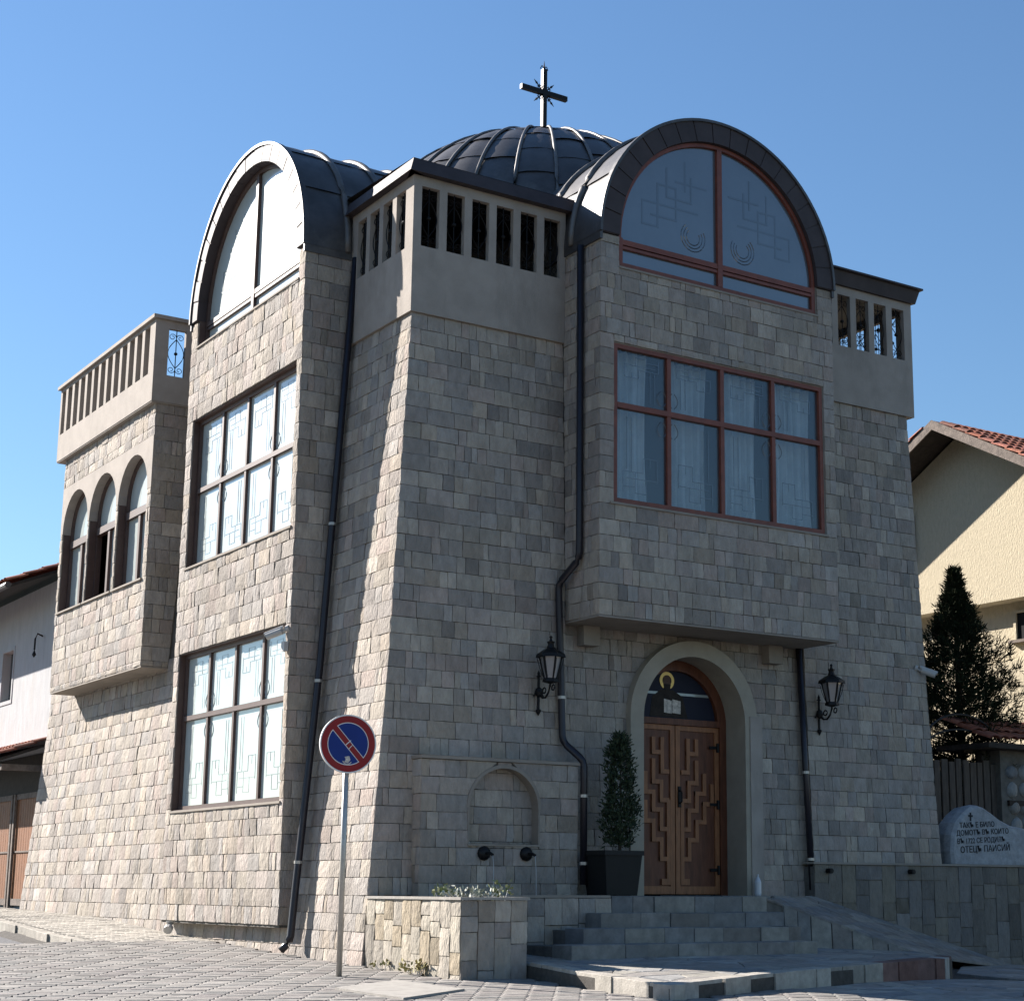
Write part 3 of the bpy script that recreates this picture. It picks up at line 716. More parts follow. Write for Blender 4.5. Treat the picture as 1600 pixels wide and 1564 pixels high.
# --- door
dr = part_empty('doorway', church)
DY = .55                                         # plane of the door leaves
ysur = sy(2.0) + .10
FS = FX(ysur)
b = MB(); b.arc(FS, DC, DSP, DR, 1.03, 0, math.pi, -.50, .06, 40); b.fbox(FS, DC - 1.03, DC - DR, ZL, DSP, -.50, .06); b.fbox(FS, DC + DR, DC + 1.03, ZL, DSP, -.50, .06); b.build('surround', 'ringplaster', dr)
b = MB(); b.fbox(FS, DC + .90, DC + 1.10, ZL, 3.15, .061, .075); b.build('pilaster_strip', 'plaster', dr)
FD = FX(DY)
b = MB(); b.arc(FD, DC, DSP, DR - .14, DR - .002, 0, math.pi, -.08, .05, 32); b.fbox(FD, DC - DR + .002, DC - DR + .11, ZL, DSP, -.08, .05); b.fbox(FD, DC + DR - .11, DC + DR - .002, ZL, DSP, -.08, .05)
b.fbox(FD, DC - DR + .1, DC + DR - .1, 3.02, 3.10, -.08, .055); b.build('door_frame', 'door', dr)
b = MB(); b.prism(FD, [(DC + (DR - .13) * math.cos(math.pi * k / 24), DSP + .04 + (DR - .13) * math.sin(math.pi * k / 24)) for k in range(25)], -.03, -.01); ic = b.build('icon_panel', 'icon', dr)
b = MB(); b.arc(FD, DC - .12, 3.60, .075, .118, R(-60), R(240), -.008, -.003, 24); b.build('halo', 'gold', ic)
b = MB(); b.prism(FD, [(DC - .12 + .062 * math.cos(t), 3.585 + .10 * math.sin(t)) for t in [2 * math.pi * k / 18 for k in range(18)]], -.009, -.004); b.build('face', 'skin', ic)
b = MB(); b.prism(FD, [(DC - .12 + .06 * math.cos(t), 3.555 + .085 * math.sin(t)) for t in [math.pi + math.pi * k / 12 for k in range(13)]], -.0035, -.001); b.build('beard', 'darkwood', ic)
b = MB(); b.prism(FD, [(DC - .40, 3.12), (DC - .36, 3.38), (DC - .22, 3.48), (DC - .02, 3.48), (DC + .14, 3.40), (DC + .22, 3.12)], -.0095, -.006); b.build('robe', 'darkwood', ic)
for q in ((-.13, -.005), (.005, .14)):
    b = MB(); b.prism(FD, [(DC - .04 + q[0], 3.18), (DC - .04 + q[1], 3.17), (DC - .04 + q[1], 3.34), (DC - .04 + q[0], 3.36)], -.005, -.001); b.build('book_page', 'pale', ic)
b = MB(); b.fbox(FD, DC - .68, DC + .62, 3.415, 3.45, -.0095, -.007); b.build('ribbon', 'etch', ic)
for s_ in (-1, 1):
    X0 = DC - .01 + s_ * .008; X1 = DC + s_ * (DR - .11)
    a, c = sorted((X0, X1))
    L = part_empty('door_leaf', dr)
    b = MB(); b.fbox(FD, a, c, ZL + .02, 3.015, -.06, 0); b.build('leaf_panel', 'door', L)
    b = MB(); b.fbox(FD, a, a + .07, ZL + .02, 3.015, .001, .022); b.fbox(FD, c - .07, c, ZL + .02, 3.015, .001, .022); b.fbox(FD, a + .07, c - .07, ZL + .02, ZL + .12, .001, .022); b.fbox(FD, a + .07, c - .07, 2.95, 3.015, .001, .022); b.build('leaf_frame', 'carve', L)
    def cx(p): return (DC - .01 + s_ * (p[0] - 305) / 369 * 1.04, .86 + (1465 - p[1]) / 446)
    for path in ([(380, 590), (380, 775), (350, 775)], [(380, 665), (430, 665), (430, 590)], [(430, 715), (430, 835), (385, 835), (385, 940), (350, 940)],
                 [(475, 790), (475, 895), (430, 895), (430, 995), (385, 995), (385, 1105), (352, 1105)],
                 [(520, 850), (520, 955), (475, 955), (475, 1060), (430, 1060), (430, 1165), (385, 1165), (385, 1275), (352, 1275)], [(345, 950), (345, 1400), (375, 1410)]):
        b = MB(); t = .028
        for p, q in zip(path[:-1], path[1:]):
            (x0, y0), (x1, y1) = cx(p), cx(q); x0, x1 = sorted((x0, x1)); y0, y1 = sorted((y0, y1))
            b.fbox(FD, x0 - t, x1 + t, y0 - t, y1 + t, .0015, .026 + rnd.uniform(0, .002))
        b.build('carved_strip', 'carve', L)
    for z in (1.15, 2.0, 2.75):
        b = MB(); e = DC + s_ * (DR - .14); b.fbox(FD, min(e, e - s_ * .13), max(e, e - s_ * .13), z - .02, z + .02, .023, .035); b.lathe((e, DY - .04, z), [(.02, -.06), (.02, .06)], 8); b.build('hinge', 'iron', L)
b = MB(); b.fbox(FD, DC + .03, DC + .075, 1.95, 2.22, .024, .04); b.tube([FD(DC + .05, 2.0, .04), FD(DC + .05, 2.02, .085), FD(DC + .05, 2.14, .085), FD(DC + .05, 2.17, .04)], .01, 6); b.build('door_handle', 'iron', dr)

# --- downpipes
def pipe(path, r_, name='downpipe', clips=()):
    P = part_empty(name, church)
    b = MB(); pts = []
    path = [Vector(p) for p in path]
    for i, p in enumerate(path):
        if 0 < i < len(path) - 1:
            a = (path[i - 1] - p); c = (path[i + 1] - p); k = min(.07, a.length * .4, c.length * .4)
            pts += [p + a.normalized() * k, p + a.normalized() * k * .3 + c.normalized() * k * .3, p + c.normalized() * k]
        else: pts.append(p)
    b.tube(pts, r_, 10); b.build('pipe', 'pipe', P, smooth=True)
    for z in clips:
        for i in range(len(path) - 1):
            p, q = path[i], path[i + 1]
            if min(p.z, q.z) < z < max(p.z, q.z) and abs(p.z - q.z) > .3:
                t = (z - p.z) / (q.z - p.z); c = p + (q - p) * t
                b = MB(); b.tube([c - Vector((0, 0, .018)), c + Vector((0, 0, .018))], r_ + .008, 10); b.build('pipe_clip', 'steel', P); break
pipe([(sx(8.9) - .09, 1.82, 9.0), (sx(6) - .09, 1.82, 6.0), (sx(3.6) - .10, 1.78, 3.6), (sx(.9) - .13, 1.66, .9), (sx(.3) - .13, 1.64, .28), (sx(.2) - .22, 1.68, .17)], .045, clips=(1.2, 3.4, 5.4))
pipe([(2.63, -.24, 9.0), (2.63, -.26, 4.90), (2.55, sy(4.6) - .07, 4.62), (2.58, sy(2.6) - .07, 2.66), (2.76, -.20, 2.42), (2.76, -.20, .95)], .045, clips=(3.2, 2.0, 1.2))
pipe([(6.535, sy(4.1) + .03, 4.15), (6.535, sy(1) - .02, .90)], .042, clips=(2.45, 1.3))
b = MB(); b.tube([(-.24, 5.44, .44), (-.26, 5.42, .37), (-.30, 5.36, .33)], .06, 10); tag(b.build('drain_outlet', 'camwhite'), 'short white plastic drain outlet under the sunlit bay', 'drain pipe')

# ------------------------------------------------------------------ fountain against the corner tower
def local_stones(store, parent, mt='stone', name='stone'):
    for vs, fs, t, par, ar in store:
        b = MB(); b.v = vs; b.f = fs; b.t = [t] * len(vs); quick(b, name, mt, par or parent)
def quick(b, name, mt, parent, kind=None):
    me = bpy.data.meshes.new(name); me.from_pydata(b.v, [], b.f); o = bpy.data.objects.new(name, me); col.objects.link(o); me.materials.append(M[mt])
    a = me.attributes.new('tint', 'FLOAT_COLOR', 'POINT'); arr = np.ones((len(b.v), 4), dtype=np.float32); arr[:, :3] = np.array(b.t, dtype=np.float32); a.data.foreach_set('color', arr.ravel())
    if parent: o.parent = parent
    if kind: o['kind'] = kind
    return o

ft = thing('wall_fountain', 'stone wall fountain with arched niche and two black spouts', 'fountain')
FYF = -.16; FF = FX(FYF)
NC, NR_, NZ, NB = 1.665, .48, 1.82, 1.41
b = MB()
arch_panel(b, FF, .57, 2.70, NC, NR_ + .004, NZ, 2.34, -.3, -.02); b.fbox(FF, .57, NC - NR_ - .004, NB, NZ, -.3, -.02); b.fbox(FF, NC + NR_ + .004, 2.70, NB, NZ, -.3, -.02); b.fbox(FF, .57, 2.70, .6, NB, -.3, -.02); b.fbox(FF, NC - .6, NC + .6, NB, 2.33, -.30, -.18)
b.build('wall_core', 'mortar', ft)
fs_ = []
lay(FF, ft, .80, 2.36, .555, 2.705, h=.2, seed=21, phase=-.04, holes=[archhole(NC, NR_, NB, NZ)], store=fs_, k=.97)
lay(FX(FYF + .15), ft, NB, NZ + NR_, NC - NR_, NC + NR_, h=.2, seed=22, phase=.04, store=fs_)
lay(FY(.555), ft, .80, 2.36, FYF + .005, .06, h=.2, seed=23, phase=-.04, store=fs_)
local_stones(fs_, ft)
b = MB(); b.fbox(FF, .535, 2.73, 2.362, 2.40, -.30, .03); b.build('ledge', 'soffit', ft)
b = MB(); b.arc(FF, NC, NZ, NR_ - .012, NR_ + .028, 0, math.pi, -.15, .010, 28); b.fbox(FF, NC - NR_ - .012, NC - NR_ + .008, NB, NZ, -.15, .008); b.fbox(FF, NC + NR_ - .008, NC + NR_ + .012, NB, NZ, -.15, .008); b.build('niche_edge', 'soffit', ft)
b = MB(); b.fbox(FF, NC - NR_ - .01, NC + NR_ + .01, NB - .025, NB - .002, -.15, .02); b.build('niche_sill', 'soffit', ft)
for u in (1.39, 1.965):
    sp = part_empty('spout', ft)
    b = MB()
    for k in range(12):
        pass
    c = FF(u, 1.30, .02); n = 12
    vs = [(c[0] + r_ * math.cos(2 * math.pi * j / n), c[1] - d, c[2] + r_ * math.sin(2 * math.pi * j / n)) for r_, d in ((.08, -.02), (.085, .01), (.06, .04), (.03, .05)) for j in range(n)]
    b.add(vs, [(i * n + j, i * n + (j + 1) % n, (i + 1) * n + (j + 1) % n, (i + 1) * n + j) for i in range(3) for j in range(n)] + [tuple(range(3 * n, 4 * n))]); b.build('rosette', 'iron', sp, smooth=True)
    b = MB(); b.tube([(u, FYF - .05, 1.30), (u + .02, FYF - .13, 1.30), (u + .03, FYF - .17, 1.28)], .018, 8); b.build('nozzle', 'iron', sp)
    b = MB(); b.tube([(u + .03, FYF - .17, 1.275), (u + .035, FYF - .185, 1.12), (u + .037, FYF - .19, .80)], .003, 6); b.build('water_stream', 'bottle', sp)
# basin
b = MB(); b.box((.05, -.86, .2), (2.60, -.13, .66)); b.build('basin_bed', 'mortar', ft)
b = MB(); b.box((.05, -.86, .663), (2.60, -.13, .70)); b.build('water', 'water', ft)

# ------------------------------------------------------------------ planter in front of the corner
PLX0, PLX1, PLY = -.02, .77, -2.148
pl = thing('stone_planter', 'low sunlit stone planter box in front of the church corner', 'planter')
b = MB(); b.box((PLX0 + .02, PLY + .02, -.2), (PLX1 - .02, -.02, .72)); b.build('planter_core', 'mortar', pl)
ps = []
def lay_cols(F, u0, u1, z0f, z1, seed, store, parent, cw=.19, lens=(.16, .22, .28, .36, .48), pal=PAL, k=1.0):
    r = random.Random(seed); n = max(1, round((u1 - u0) / cw)); w_ = (u1 - u0) / n
    for i in range(n):
        a, c = u0 + i * w_, u0 + (i + 1) * w_; z = z1
        zb = z0f((a + c) / 2) if callable(z0f) else z0f
        while z > zb + .05:
            l = r.choice(lens); z2 = z - l if z - l > zb + .07 else zb
            one_stone(F, (a + .004, c - .004, a + .004, c - .004, z2 + .004, z - .004), r, parent, stone_tint(r, pal, k), store, rough=.9)
            z = z2
WARM = [(.40, .352, .275), (.36, .30, .215), (.42, .375, .31), (.39, .35, .29), (.34, .285, .205), (.41, .37, .30), (.38, .34, .285)]
lay_cols(FY(PLX0), PLY + .006, -.03, -.06, .785, 31, ps, pl, cw=.205, pal=WARM)
lay_cols(FX(PLY), PLX0 + .006, PLX1, -.08, .785, 32, ps, pl, cw=.21, pal=PAL)
lay_cols(lambda u, z, w=0.0: (PLX1 + w, u, z), PLY + .006, -.9, -.02, .785, 33, ps, pl, cw=.21)
local_stones(ps, pl)
b = MB()
b.box((PLX0 - .018, PLY - .02, .787), (PLX0 + .14, -.03, .815)); b.box((PLX0 + .14, PLY - .02, .787), (PLX1 + .02, PLY + .12, .815)); b.box((PLX1 - .12, PLY + .12, .787), (PLX1 + .02, -.9, .815)); b.build('ledge', 'cover', pl)
b = MB(); b.box((PLX0 + .1, PLY + .1, .70), (PLX1 - .1, -.9, .765)); b.build('earth', 'soil', pl)
# low wall between planter and steps
bw = thing('basin_wall', 'low grey stone wall between the planter and the entrance steps', 'wall')
bs = []
b = MB(); b.box((PLX1, -.98, -.1), (2.60, -.88, .72)); b.build('wall_core', 'mortar', bw)
FBW = FX(-1.0)
lay_cols(FBW, PLX1 + .03, 2.62, .05, .80, 34, bs, bw, cw=.23, lens=(.2, .28, .3, .4))
local_stones(bs, bw)
b = MB(); b.box((PLX1 + .03, -1.01, .802), (2.60, -.86, .83)); b.build('ledge', 'soffit', bw)

# ------------------------------------------------------------------ ground
def ZY(y): return float(np.interp(y, [-40, -18, -5, -2, 1, 3.5, 6, 9, 13, 60], [-1.6, -.72, -.08, .0, .085, .18, .275, .44, .51, 1.2]))
def sm(x, a, b):
    t = max(0, min(1, (x - a) / (b - a))); return t * t * (3 - 2 * t)
KX = -1.72
def G(x, y):
    z = ZY(y) - .028 * max(0, x - 4) - .02 * max(0, x - 12)
    return z
def road_drop(x, y): return .14 * sm(y, 3.4, 5.2) * sm(-x, 1.60, 1.74)
def ground_sheet(name, x0, x1, y0, y1, nx, ny, mt, dz, drop=True):
    b = MB(); vs = [];
    for j in range(ny + 1):
        for i in range(nx + 1):
            x = x0 + (x1 - x0) * i / nx; y = y0 + (y1 - y0) * j / ny
            vs.append((x, y, G(x, y) + dz - (road_drop(x, y) if drop else 0)))
    b.add(vs, [(j * (nx + 1) + i, j * (nx + 1) + i + 1, (j + 1) * (nx + 1) + i + 1, (j + 1) * (nx + 1) + i) for j in range(ny) for i in range(nx)])
    o = b.build(name, mt); o['kind'] = 'structure'; return o
gr = ground_sheet('ground', -600, 600, -600, 600, 24, 24, 'soil', -.9, drop=False)
gp = ground_sheet('plaza', -16, 16, -22, 8, 64, 60, 'soil', -.035)
road = ground_sheet('road', -16, KX - .01, 4.6, 60, 24, 80, 'asphalt', -.012)
# wavy interlocking pavers
def paver_mesh(cx_, cy_, r, S=.24, T=.15):
    dx, dy = .827, -.562; ex, ey = .562, .827
    n = 6; pts = []
    def wt_(s): return .026 * math.sin(2 * math.pi * s / S)
    def ws_(t): return .02 * math.sin(2 * math.pi * t / T)
    g = .0065
    for i in range(n): s_ = -S / 2 + S * i / n; pts.append((s_ + (g if i == 0 else 0), -T / 2 + wt_(s_) + g))
    for i in range(3): t = -T / 2 + T * i / 3; pts.append((S / 2 + ws_(t) - g, t))
    for i in range(n): s_ = S / 2 - S * i / n; pts.append((s_ - (g if i == 0 else 0), T / 2 + wt_(s_) - g))
    for i in range(3): t = T / 2 - T * i / 3; pts.append((-S / 2 + ws_(t) + g, t))
    out = []
    for s_, t in pts:
        x, y = cx_ + s_ * dx + t * ex, cy_ + s_ * dy + t * ey; out.append((x, y))
    return out
PPAL = [(0.205, 0.194, 0.179), (0.236, 0.22, 0.201), (0.182, 0.175, 0.163), (0.217, 0.198, 0.182), (0.251, 0.234, 0.213), (0.198, 0.179, 0.167)]
def slab(pts, zf, th, r, pal, k=1.0, jit=.003):
    n = len(pts); dz = r.uniform(-jit, jit); cx_ = sum(p[0] for p in pts) / n; cy_ = sum(p[1] for p in pts) / n
    tx, ty = r.uniform(-.004, .004), r.uniform(-.004, .004)
    top = [(x, y, zf(x, y) + dz + tx * (x - cx_) + ty * (y - cy_)) for x, y in pts]
    bev = [(x + (cx_ - x) * .05, y + (cy_ - y) * .05, z + .004) for x, y, z in top]
    bot = [(x, y, z - th) for x, y, z in top]
    vs = bot + top + bev
    fs = [(i, (i + 1) % n, n + (i + 1) % n, n + i) for i in range(n)] + [(n + i, n + (i + 1) % n, 2 * n + (i + 1) % n, 2 * n + i) for i in range(n)] + [tuple(range(2 * n, 3 * n))]
    c = r.choice(pal); f = r.uniform(.85, 1.15) * k
    P = [px(p) for p in top]
    ar = abs(sum(P[i][0] * P[(i + 1) % n][1] - P[(i + 1) % n][0] * P[i][1] for i in range(n))) / 2
    ins = -5 < P[0][0] < 1605 and P[0][1] < 1570
    return (vs, fs, (c[0] * f, c[1] * f, c[2] * f), ar if ins else 0)
def emit(items, parent, name, stuffname, mt, limit=300):
    items.sort(key=lambda t: -t[3])
    for vs, fs, t, ar in items[:limit]:
        b = MB(); b.v = vs; b.f = fs; b.t = [t] * len(vs); quick(b, name, mt, parent)
    rest = items[limit:]
    if rest:
        b = MB()
        for vs, fs, t, ar in rest: b.add(vs, fs, t)
        quick(b, stuffname, mt, parent, 'stuff')
r = random.Random(17); items = []
platform_poly = [(.79, -2.17), (.62, -3.3), (.60, -4.85), (2.5, -4.2), (5.8, -3.1), (6.55, -2.5), (7.1, -1.4), (7.1, -.1), (.79, -.1)]
def inpoly(p, poly):
    x, y = p; c = False; n = len(poly)
    for i in range(n):
        (x1, y1), (x2, y2) = poly[i], poly[(i + 1) % n]
        if (y1 > y) != (y2 > y) and x < (x2 - x1) * (y - y1) / (y2 - y1) + x1: c = not c
    return c
for a in range(-60, 61):
    for c in range(-110, 111):
        x = -2.0 + a * .24 * .827 + c * .15 * .562; y = -1.5 - a * .24 * .562 + c * .15 * .827
        if not (-9 < x < 2.6 and -8.5 < y < 4.6): continue
        if x > -.03 and y > -2.2: continue
        if x > sx(.2) - .02 and y > -.2: continue
        if x > 2.45 + .4 * (y + 4.5) + 1.0: continue
        if inpoly((x, y), platform_poly): continue
        if y > -1 and x > -.05: continue
        if KX - .3 > x and y > 4.3: continue
        items.append(slab(paver_mesh(x, y, r), lambda x, y: G(x, y), .05, r, PPAL, jit=.003))
emit(items, gp, 'paver', 'paver_field', 'paver')

# convex clip for irregular flagstones
def clip(poly, a, b):
    out = []
    def side(p): return (b[0] - a[0]) * (p[1] - a[1]) - (b[1] - a[1]) * (p[0] - a[0])
    for i in range(len(poly)):
        p, q = poly[i], poly[(i + 1) % len(poly)]; sp, sq = side(p), side(q)
        if sp >= 0: out.append(p)
        if sp * sq < 0:
            t = sp / (sp - sq); out.append((p[0] + (q[0] - p[0]) * t, p[1] + (q[1] - p[1]) * t))
    return out
def crazy(region, cell, r, rot=.3):
    # region: convex ccw polygon -> list of irregular polygons
    xs = [p[0] for p in region]; ys = [p[1] for p in region]; cx_, cy_ = sum(xs) / len(xs), sum(ys) / len(ys)
    rad = max(math.hypot(p[0] - cx_, p[1] - cy_) for p in region) + cell; n = int(rad / cell) + 1
    J = {}
    for i in range(-n, n + 2):
        for j in range(-n, n + 2):
            u = (i + r.uniform(-.36, .36) + .5 * (j % 2)) * cell; v = (j + r.uniform(-.34, .34)) * cell * .8
            J[i, j] = (cx_ + u * math.cos(rot) - v * math.sin(rot), cy_ + u * math.sin(rot) + v * math.cos(rot))
    out = []
    for i in range(-n, n + 1):
        for j in range(-n, n + 1):
            q = [J[i, j], J[i + 1, j], J[i + 1, j + 1], J[i, j + 1]]
            for a, b in zip(region, region[1:] + region[:1]):
                q = clip(q, a, b)
                if len(q) < 3: break
            if len(q) < 3: continue
            A = abs(sum(q[k][0] * q[(k + 1) % len(q)][1] - q[(k + 1) % len(q)][0] * q[k][1] for k in range(len(q)))) / 2
            if A < .008: continue
            mx, my = sum(p[0] for p in q) / len(q), sum(p[1] for p in q) / len(q)
            d = .009
            out.append([(p[0] + (mx - p[0]) * min(.3, d / (math.hypot(mx - p[0], my - p[1]) + 1e-6)), p[1] + (my - p[1]) * min(.3, d / (math.hypot(mx - p[0], my - p[1]) + 1e-6))) for p in q])
    return out
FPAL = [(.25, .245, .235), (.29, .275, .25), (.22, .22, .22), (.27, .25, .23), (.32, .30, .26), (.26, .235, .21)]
DPAL = [tuple(v * .78 for v in c) for c in FPAL]  # flag palette darkened; shade around the steps is put into the colour
# street flags to the front right
r = random.Random(23); items = []
for reg in ([(1.9, -8.5), (14, -8.5), (14, -2.2), (7.7, -2.2), (5.8, -3.3), (1.2, -5.2)], ):
    pass
for reg in ([(.3, -9), (9, -9), (9, -4.2), (5.9, -3.15), (2.5, -4.25)], [(5.9, -3.12), (9, -4.2), (13, -4.2), (13, -.2), (7.2, -.2), (7.1, -1.4), (6.58, -2.5)]):
    for q in crazy(reg, .42, r): items.append(slab(q, lambda x, y: G(x, y) - .01, .05, r, FPAL))
emit(items, gp, 'flagstone', 'flagstone_field', 'paver', limit=150)

# platform in front of the steps
def ZPF(x, y): return .17 + .035 * (y + 2.0) + .012 * min(0, x - 2.5) - .035 * max(0, x - 5.5)
pf = bpy.data.objects.new('entrance_platform', None); col.objects.link(pf); pf['kind'] = 'structure'
b = MB(); n = len(platform_poly)
b.add([(x, y, ZPF(x, y) - .02) for x, y in platform_poly] + [(x, y, -.5) for x, y in platform_poly], [tuple(range(n))] + [(i, (i + 1) % n, n + (i + 1) % n, n + i) for i in range(n)])
b.build('platform_bed', 'soil', pf)
items = []; r = random.Random(29)
for reg in ([(.79, -2.3), (2.5, -4.1), (5.8, -3.0), (6.5, -2.45), (7.05, -1.4), (7.05, -1.0), (.79, -1.0)], [(.74, -3.3), (.72, -4.7), (2.45, -4.08), (.84, -2.35)]):
    A = sum(reg[k][0] * reg[(k + 1) % len(reg)][1] - reg[(k + 1) % len(reg)][0] * reg[k][1] for k in range(len(reg)))
    if A < 0: reg = reg[::-1]
    for q in crazy(reg, .40, r): items.append(slab(q, ZPF, .03, r, FPAL))
emit(items, pf, 'flagstone', 'flagstone_field', 'paver')
KP = [(.34, .315, .275), (.37, .34, .295), (.31, .29, .26), (.385, .355, .305), (.33, .30, .255)]
RP = [(.16, .085, .07), (.17, .10, .085), (.30, .29, .27), (.14, .08, .07)]
def kerb_run(pts, zf, hgt, parent, r, lens=(.28, .36, .45, .6), wd=.18, pal=KP, name='kerbstone', over=.012):
    for (x0, y0), (x1, y1) in zip(pts[:-1], pts[1:]):
        L = math.hypot(x1 - x0, y1 - y0); d = ((x1 - x0) / L, (y1 - y0) / L); nn = (-d[1], d[0]); t = 0
        while t < L - .05:
            l = min(r.choice(lens), L - t);
            if L - t - l < .1: l = L - t
            a, c = t + .003, t + l - .003; o_ = r.uniform(-.02, .02)
            q = [(x0 + d[0] * a - nn[0] * o_, y0 + d[1] * a - nn[1] * o_), (x0 + d[0] * c - nn[0] * o_, y0 + d[1] * c - nn[1] * o_), (x0 + d[0] * c + nn[0] * wd, y0 + d[1] * c + nn[1] * wd), (x0 + d[0] * a + nn[0] * wd, y0 + d[1] * a + nn[1] * wd)]
            vs, fs, tt, ar = slab(q, lambda x, y: zf(x, y) + over, hgt, r, pal)
            b = MB(); b.v = vs; b.f = fs; b.t = [tt] * len(vs); quick(b, name, 'paver', parent); t += l
kerb_run([(.79, -2.18), (.62, -3.3), (.60, -4.85), (2.5, -4.2), (4.4, -3.57)], ZPF, .28, pf, random.Random(31))
kerb_run([(4.4, -3.57), (5.8, -3.1), (6.55, -2.5)], ZPF, .28, pf, random.Random(33), pal=RP)

# steps and landing
st = thing('entrance_steps', 'four wide grey stone steps leading up to the carved church door', 'steps')
SZ = [.815, .63, .47, .31]; SY = [-1.0, -1.33, -1.66, -2.0]; SL = [2.63, 2.25, 1.80, 1.42]; SR = [4.93, 4.92, 4.90, 4.87]
r = random.Random(37)
for k in range(4):
    zt = SZ[k]; zb = SZ[k + 1] if k < 3 else .10
    s_ = part_empty('step', st); x = SL[k]
    y1 = SY[k - 1] + .05 if k else -.6
    while x < SR[k] - .05:
        l = min(r.choice((.3, .42, .55, .7)), SR[k] - x)
        if SR[k] - x - l < .15: l = SR[k] - x
        yo = r.uniform(-.012, .012)
        q = [(x + .004, SY[k] + yo), (x + l - .004, SY[k] + yo + r.uniform(-.006, .006)), (x + l - .004, y1), (x + .004, y1)]
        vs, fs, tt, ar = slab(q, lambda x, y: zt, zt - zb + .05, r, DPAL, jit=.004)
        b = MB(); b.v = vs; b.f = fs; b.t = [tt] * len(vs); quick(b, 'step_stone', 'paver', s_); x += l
b = MB()
for k in range(4): b.box((SL[k] + .02, SY[k] + .03, -.1), (SR[k], -.2, SZ[k] - .02))
b.build('step_core', 'mortar', st)
ld = bpy.data.objects.new('landing', None); col.objects.link(ld); ld['kind'] = 'structure'
b = MB(); b.add([(2.63, -.6, .80), (4.93, -.98, .80), (6.5, -.12, .80), (6.5, .6, .80), (2.63, .6, .80)], [(0, 1, 2, 3, 4)]); b.build('landing_bed', 'mortar', ld)
items = []
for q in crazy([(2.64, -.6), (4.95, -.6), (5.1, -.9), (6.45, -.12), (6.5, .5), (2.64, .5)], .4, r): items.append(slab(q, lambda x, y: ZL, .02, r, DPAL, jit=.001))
emit(items, ld, 'flagstone', 'flagstone_field', 'paver')
# ramp
rp = bpy.data.objects.new('ramp', None); col.objects.link(rp); rp['kind'] = 'structure'
def ramp_pt(s_, t):     # s along, t across (0 front, 1 back)
    f = Vector((4.93 + 2.25 * s_, -1.0 - .35 * s_, .80 - .70 * s_)); k = Vector((6.5 + 3.9 * s_, -.1, .815 - 1.0 * s_))
    return f + (k - f) * t
b = MB(); n1, n2 = 14, 6
vs = [tuple(ramp_pt(i / n1 * 1.0, j / n2)) for i in range(n1 + 1) for j in range(n2 + 1)]
b.add([(x, y, z - .02) for x, y, z in vs], [(i * (n2 + 1) + j, (i + 1) * (n2 + 1) + j, (i + 1) * (n2 + 1) + j + 1, i * (n2 + 1) + j + 1) for i in range(n1) for j in range(n2)])
sk = [ramp_pt(i / n1, 0) for i in range(n1 + 1)]
b.add([tuple(p + Vector((0, .012, -.02))) for p in sk] + [(p.x, p.y + .012, -.3) for p in sk], [(i, i + 1, n1 + 2 + i, n1 + 1 + i) for i in range(n1)])
b.build('ramp_bed', 'mortar', rp)
r = random.Random(41)
NA, NBB = 13, 6; J = {}
for i in range(NA + 1):
    for j in range(NBB + 1):
        J[i, j] = (min(1, max(0, (i + (r.uniform(-.35, .35) if 0 < i < NA else 0)) / NA)), min(1, max(0, (j + (r.uniform(-.3, .3) if 0 < j < NBB else 0)) / NBB)))
for i in range(NA):
    for j in range(NBB):
        q = [ramp_pt(*J[a]) for a in ((i, j), (i + 1, j), (i + 1, j + 1), (i, j + 1))]; c = sum(q, Vector()) / 4
        q = [p + (c - p) * .03 for p in q]; dz = r.uniform(0, .006)
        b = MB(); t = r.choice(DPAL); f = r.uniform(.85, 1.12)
        b.hexa([tuple(p - Vector((0, 0, .03))) for p in q] + [tuple(p + Vector((0, 0, dz))) for p in q], (t[0] * f, t[1] * f, t[2] * f)); quick(b, 'flagstone', 'paver', rp)
# rough stones on the ramp's front cheek
s_ = 0.10
while s_ < .92:
    e = s_ + r.uniform(.07, .14); p, q = ramp_pt(s_, 0), ramp_pt(min(e, .95), 0)
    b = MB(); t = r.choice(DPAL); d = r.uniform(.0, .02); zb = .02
    if p.z - .1 > .05:
        b.hexa([(p.x + .01, p.y - .02 - d, zb), (q.x - .01, q.y - .02 - d, zb), (q.x - .01, q.y + .05, zb), (p.x + .01, p.y + .05, zb), (p.x + .01, p.y - d, p.z - .025), (q.x - .01, q.y - d, q.z - .025), (q.x - .01, q.y + .05, q.z - .025), (p.x + .01, p.y + .05, p.z - .025)], t); quick(b, 'cheek_stone', 'paver', rp)
    s_ = e
# sidewalk and kerb along the left facade
sw = bpy.data.objects.new('sidewalk', None); col.objects.link(sw); sw['kind'] = 'structure'
b = MB(); ny = 40; vs = []
for j in range(ny + 1):
    y = 4.2 + 30 * j / ny
    for x in (KX + .14, .1): vs.append((x, y, G(x, y) - .012))
b.add(vs, [(2 * j, 2 * j + 1, 2 * j + 3, 2 * j + 2) for j in range(ny)]); b.build('sidewalk_bed', 'soil', sw)
r = random.Random(43); items = []
y = 4.25; SPAL = [(0.336, 0.312, 0.268), (0.36, 0.336, 0.288), (0.312, 0.288, 0.248), (0.376, 0.344, 0.296)]
row = 0
while y < 15:
    x = KX + .15 + (.1 if row % 2 else 0)
    while x < .0:
        if x + .19 < sx(.4) - .02 or y > 0: items.append(slab([(x + .004, y + .004), (min(x + .2, -.03) - .004, y + .004), (min(x + .2, -.03) - .004, y + .096), (x + .004, y + .096)], lambda x, y: G(x, y), .03, r, SPAL))
        x += .2
    y += .1; row += 1
emit(items, sw, 'paver', 'paver_field', 'paver', limit=200)
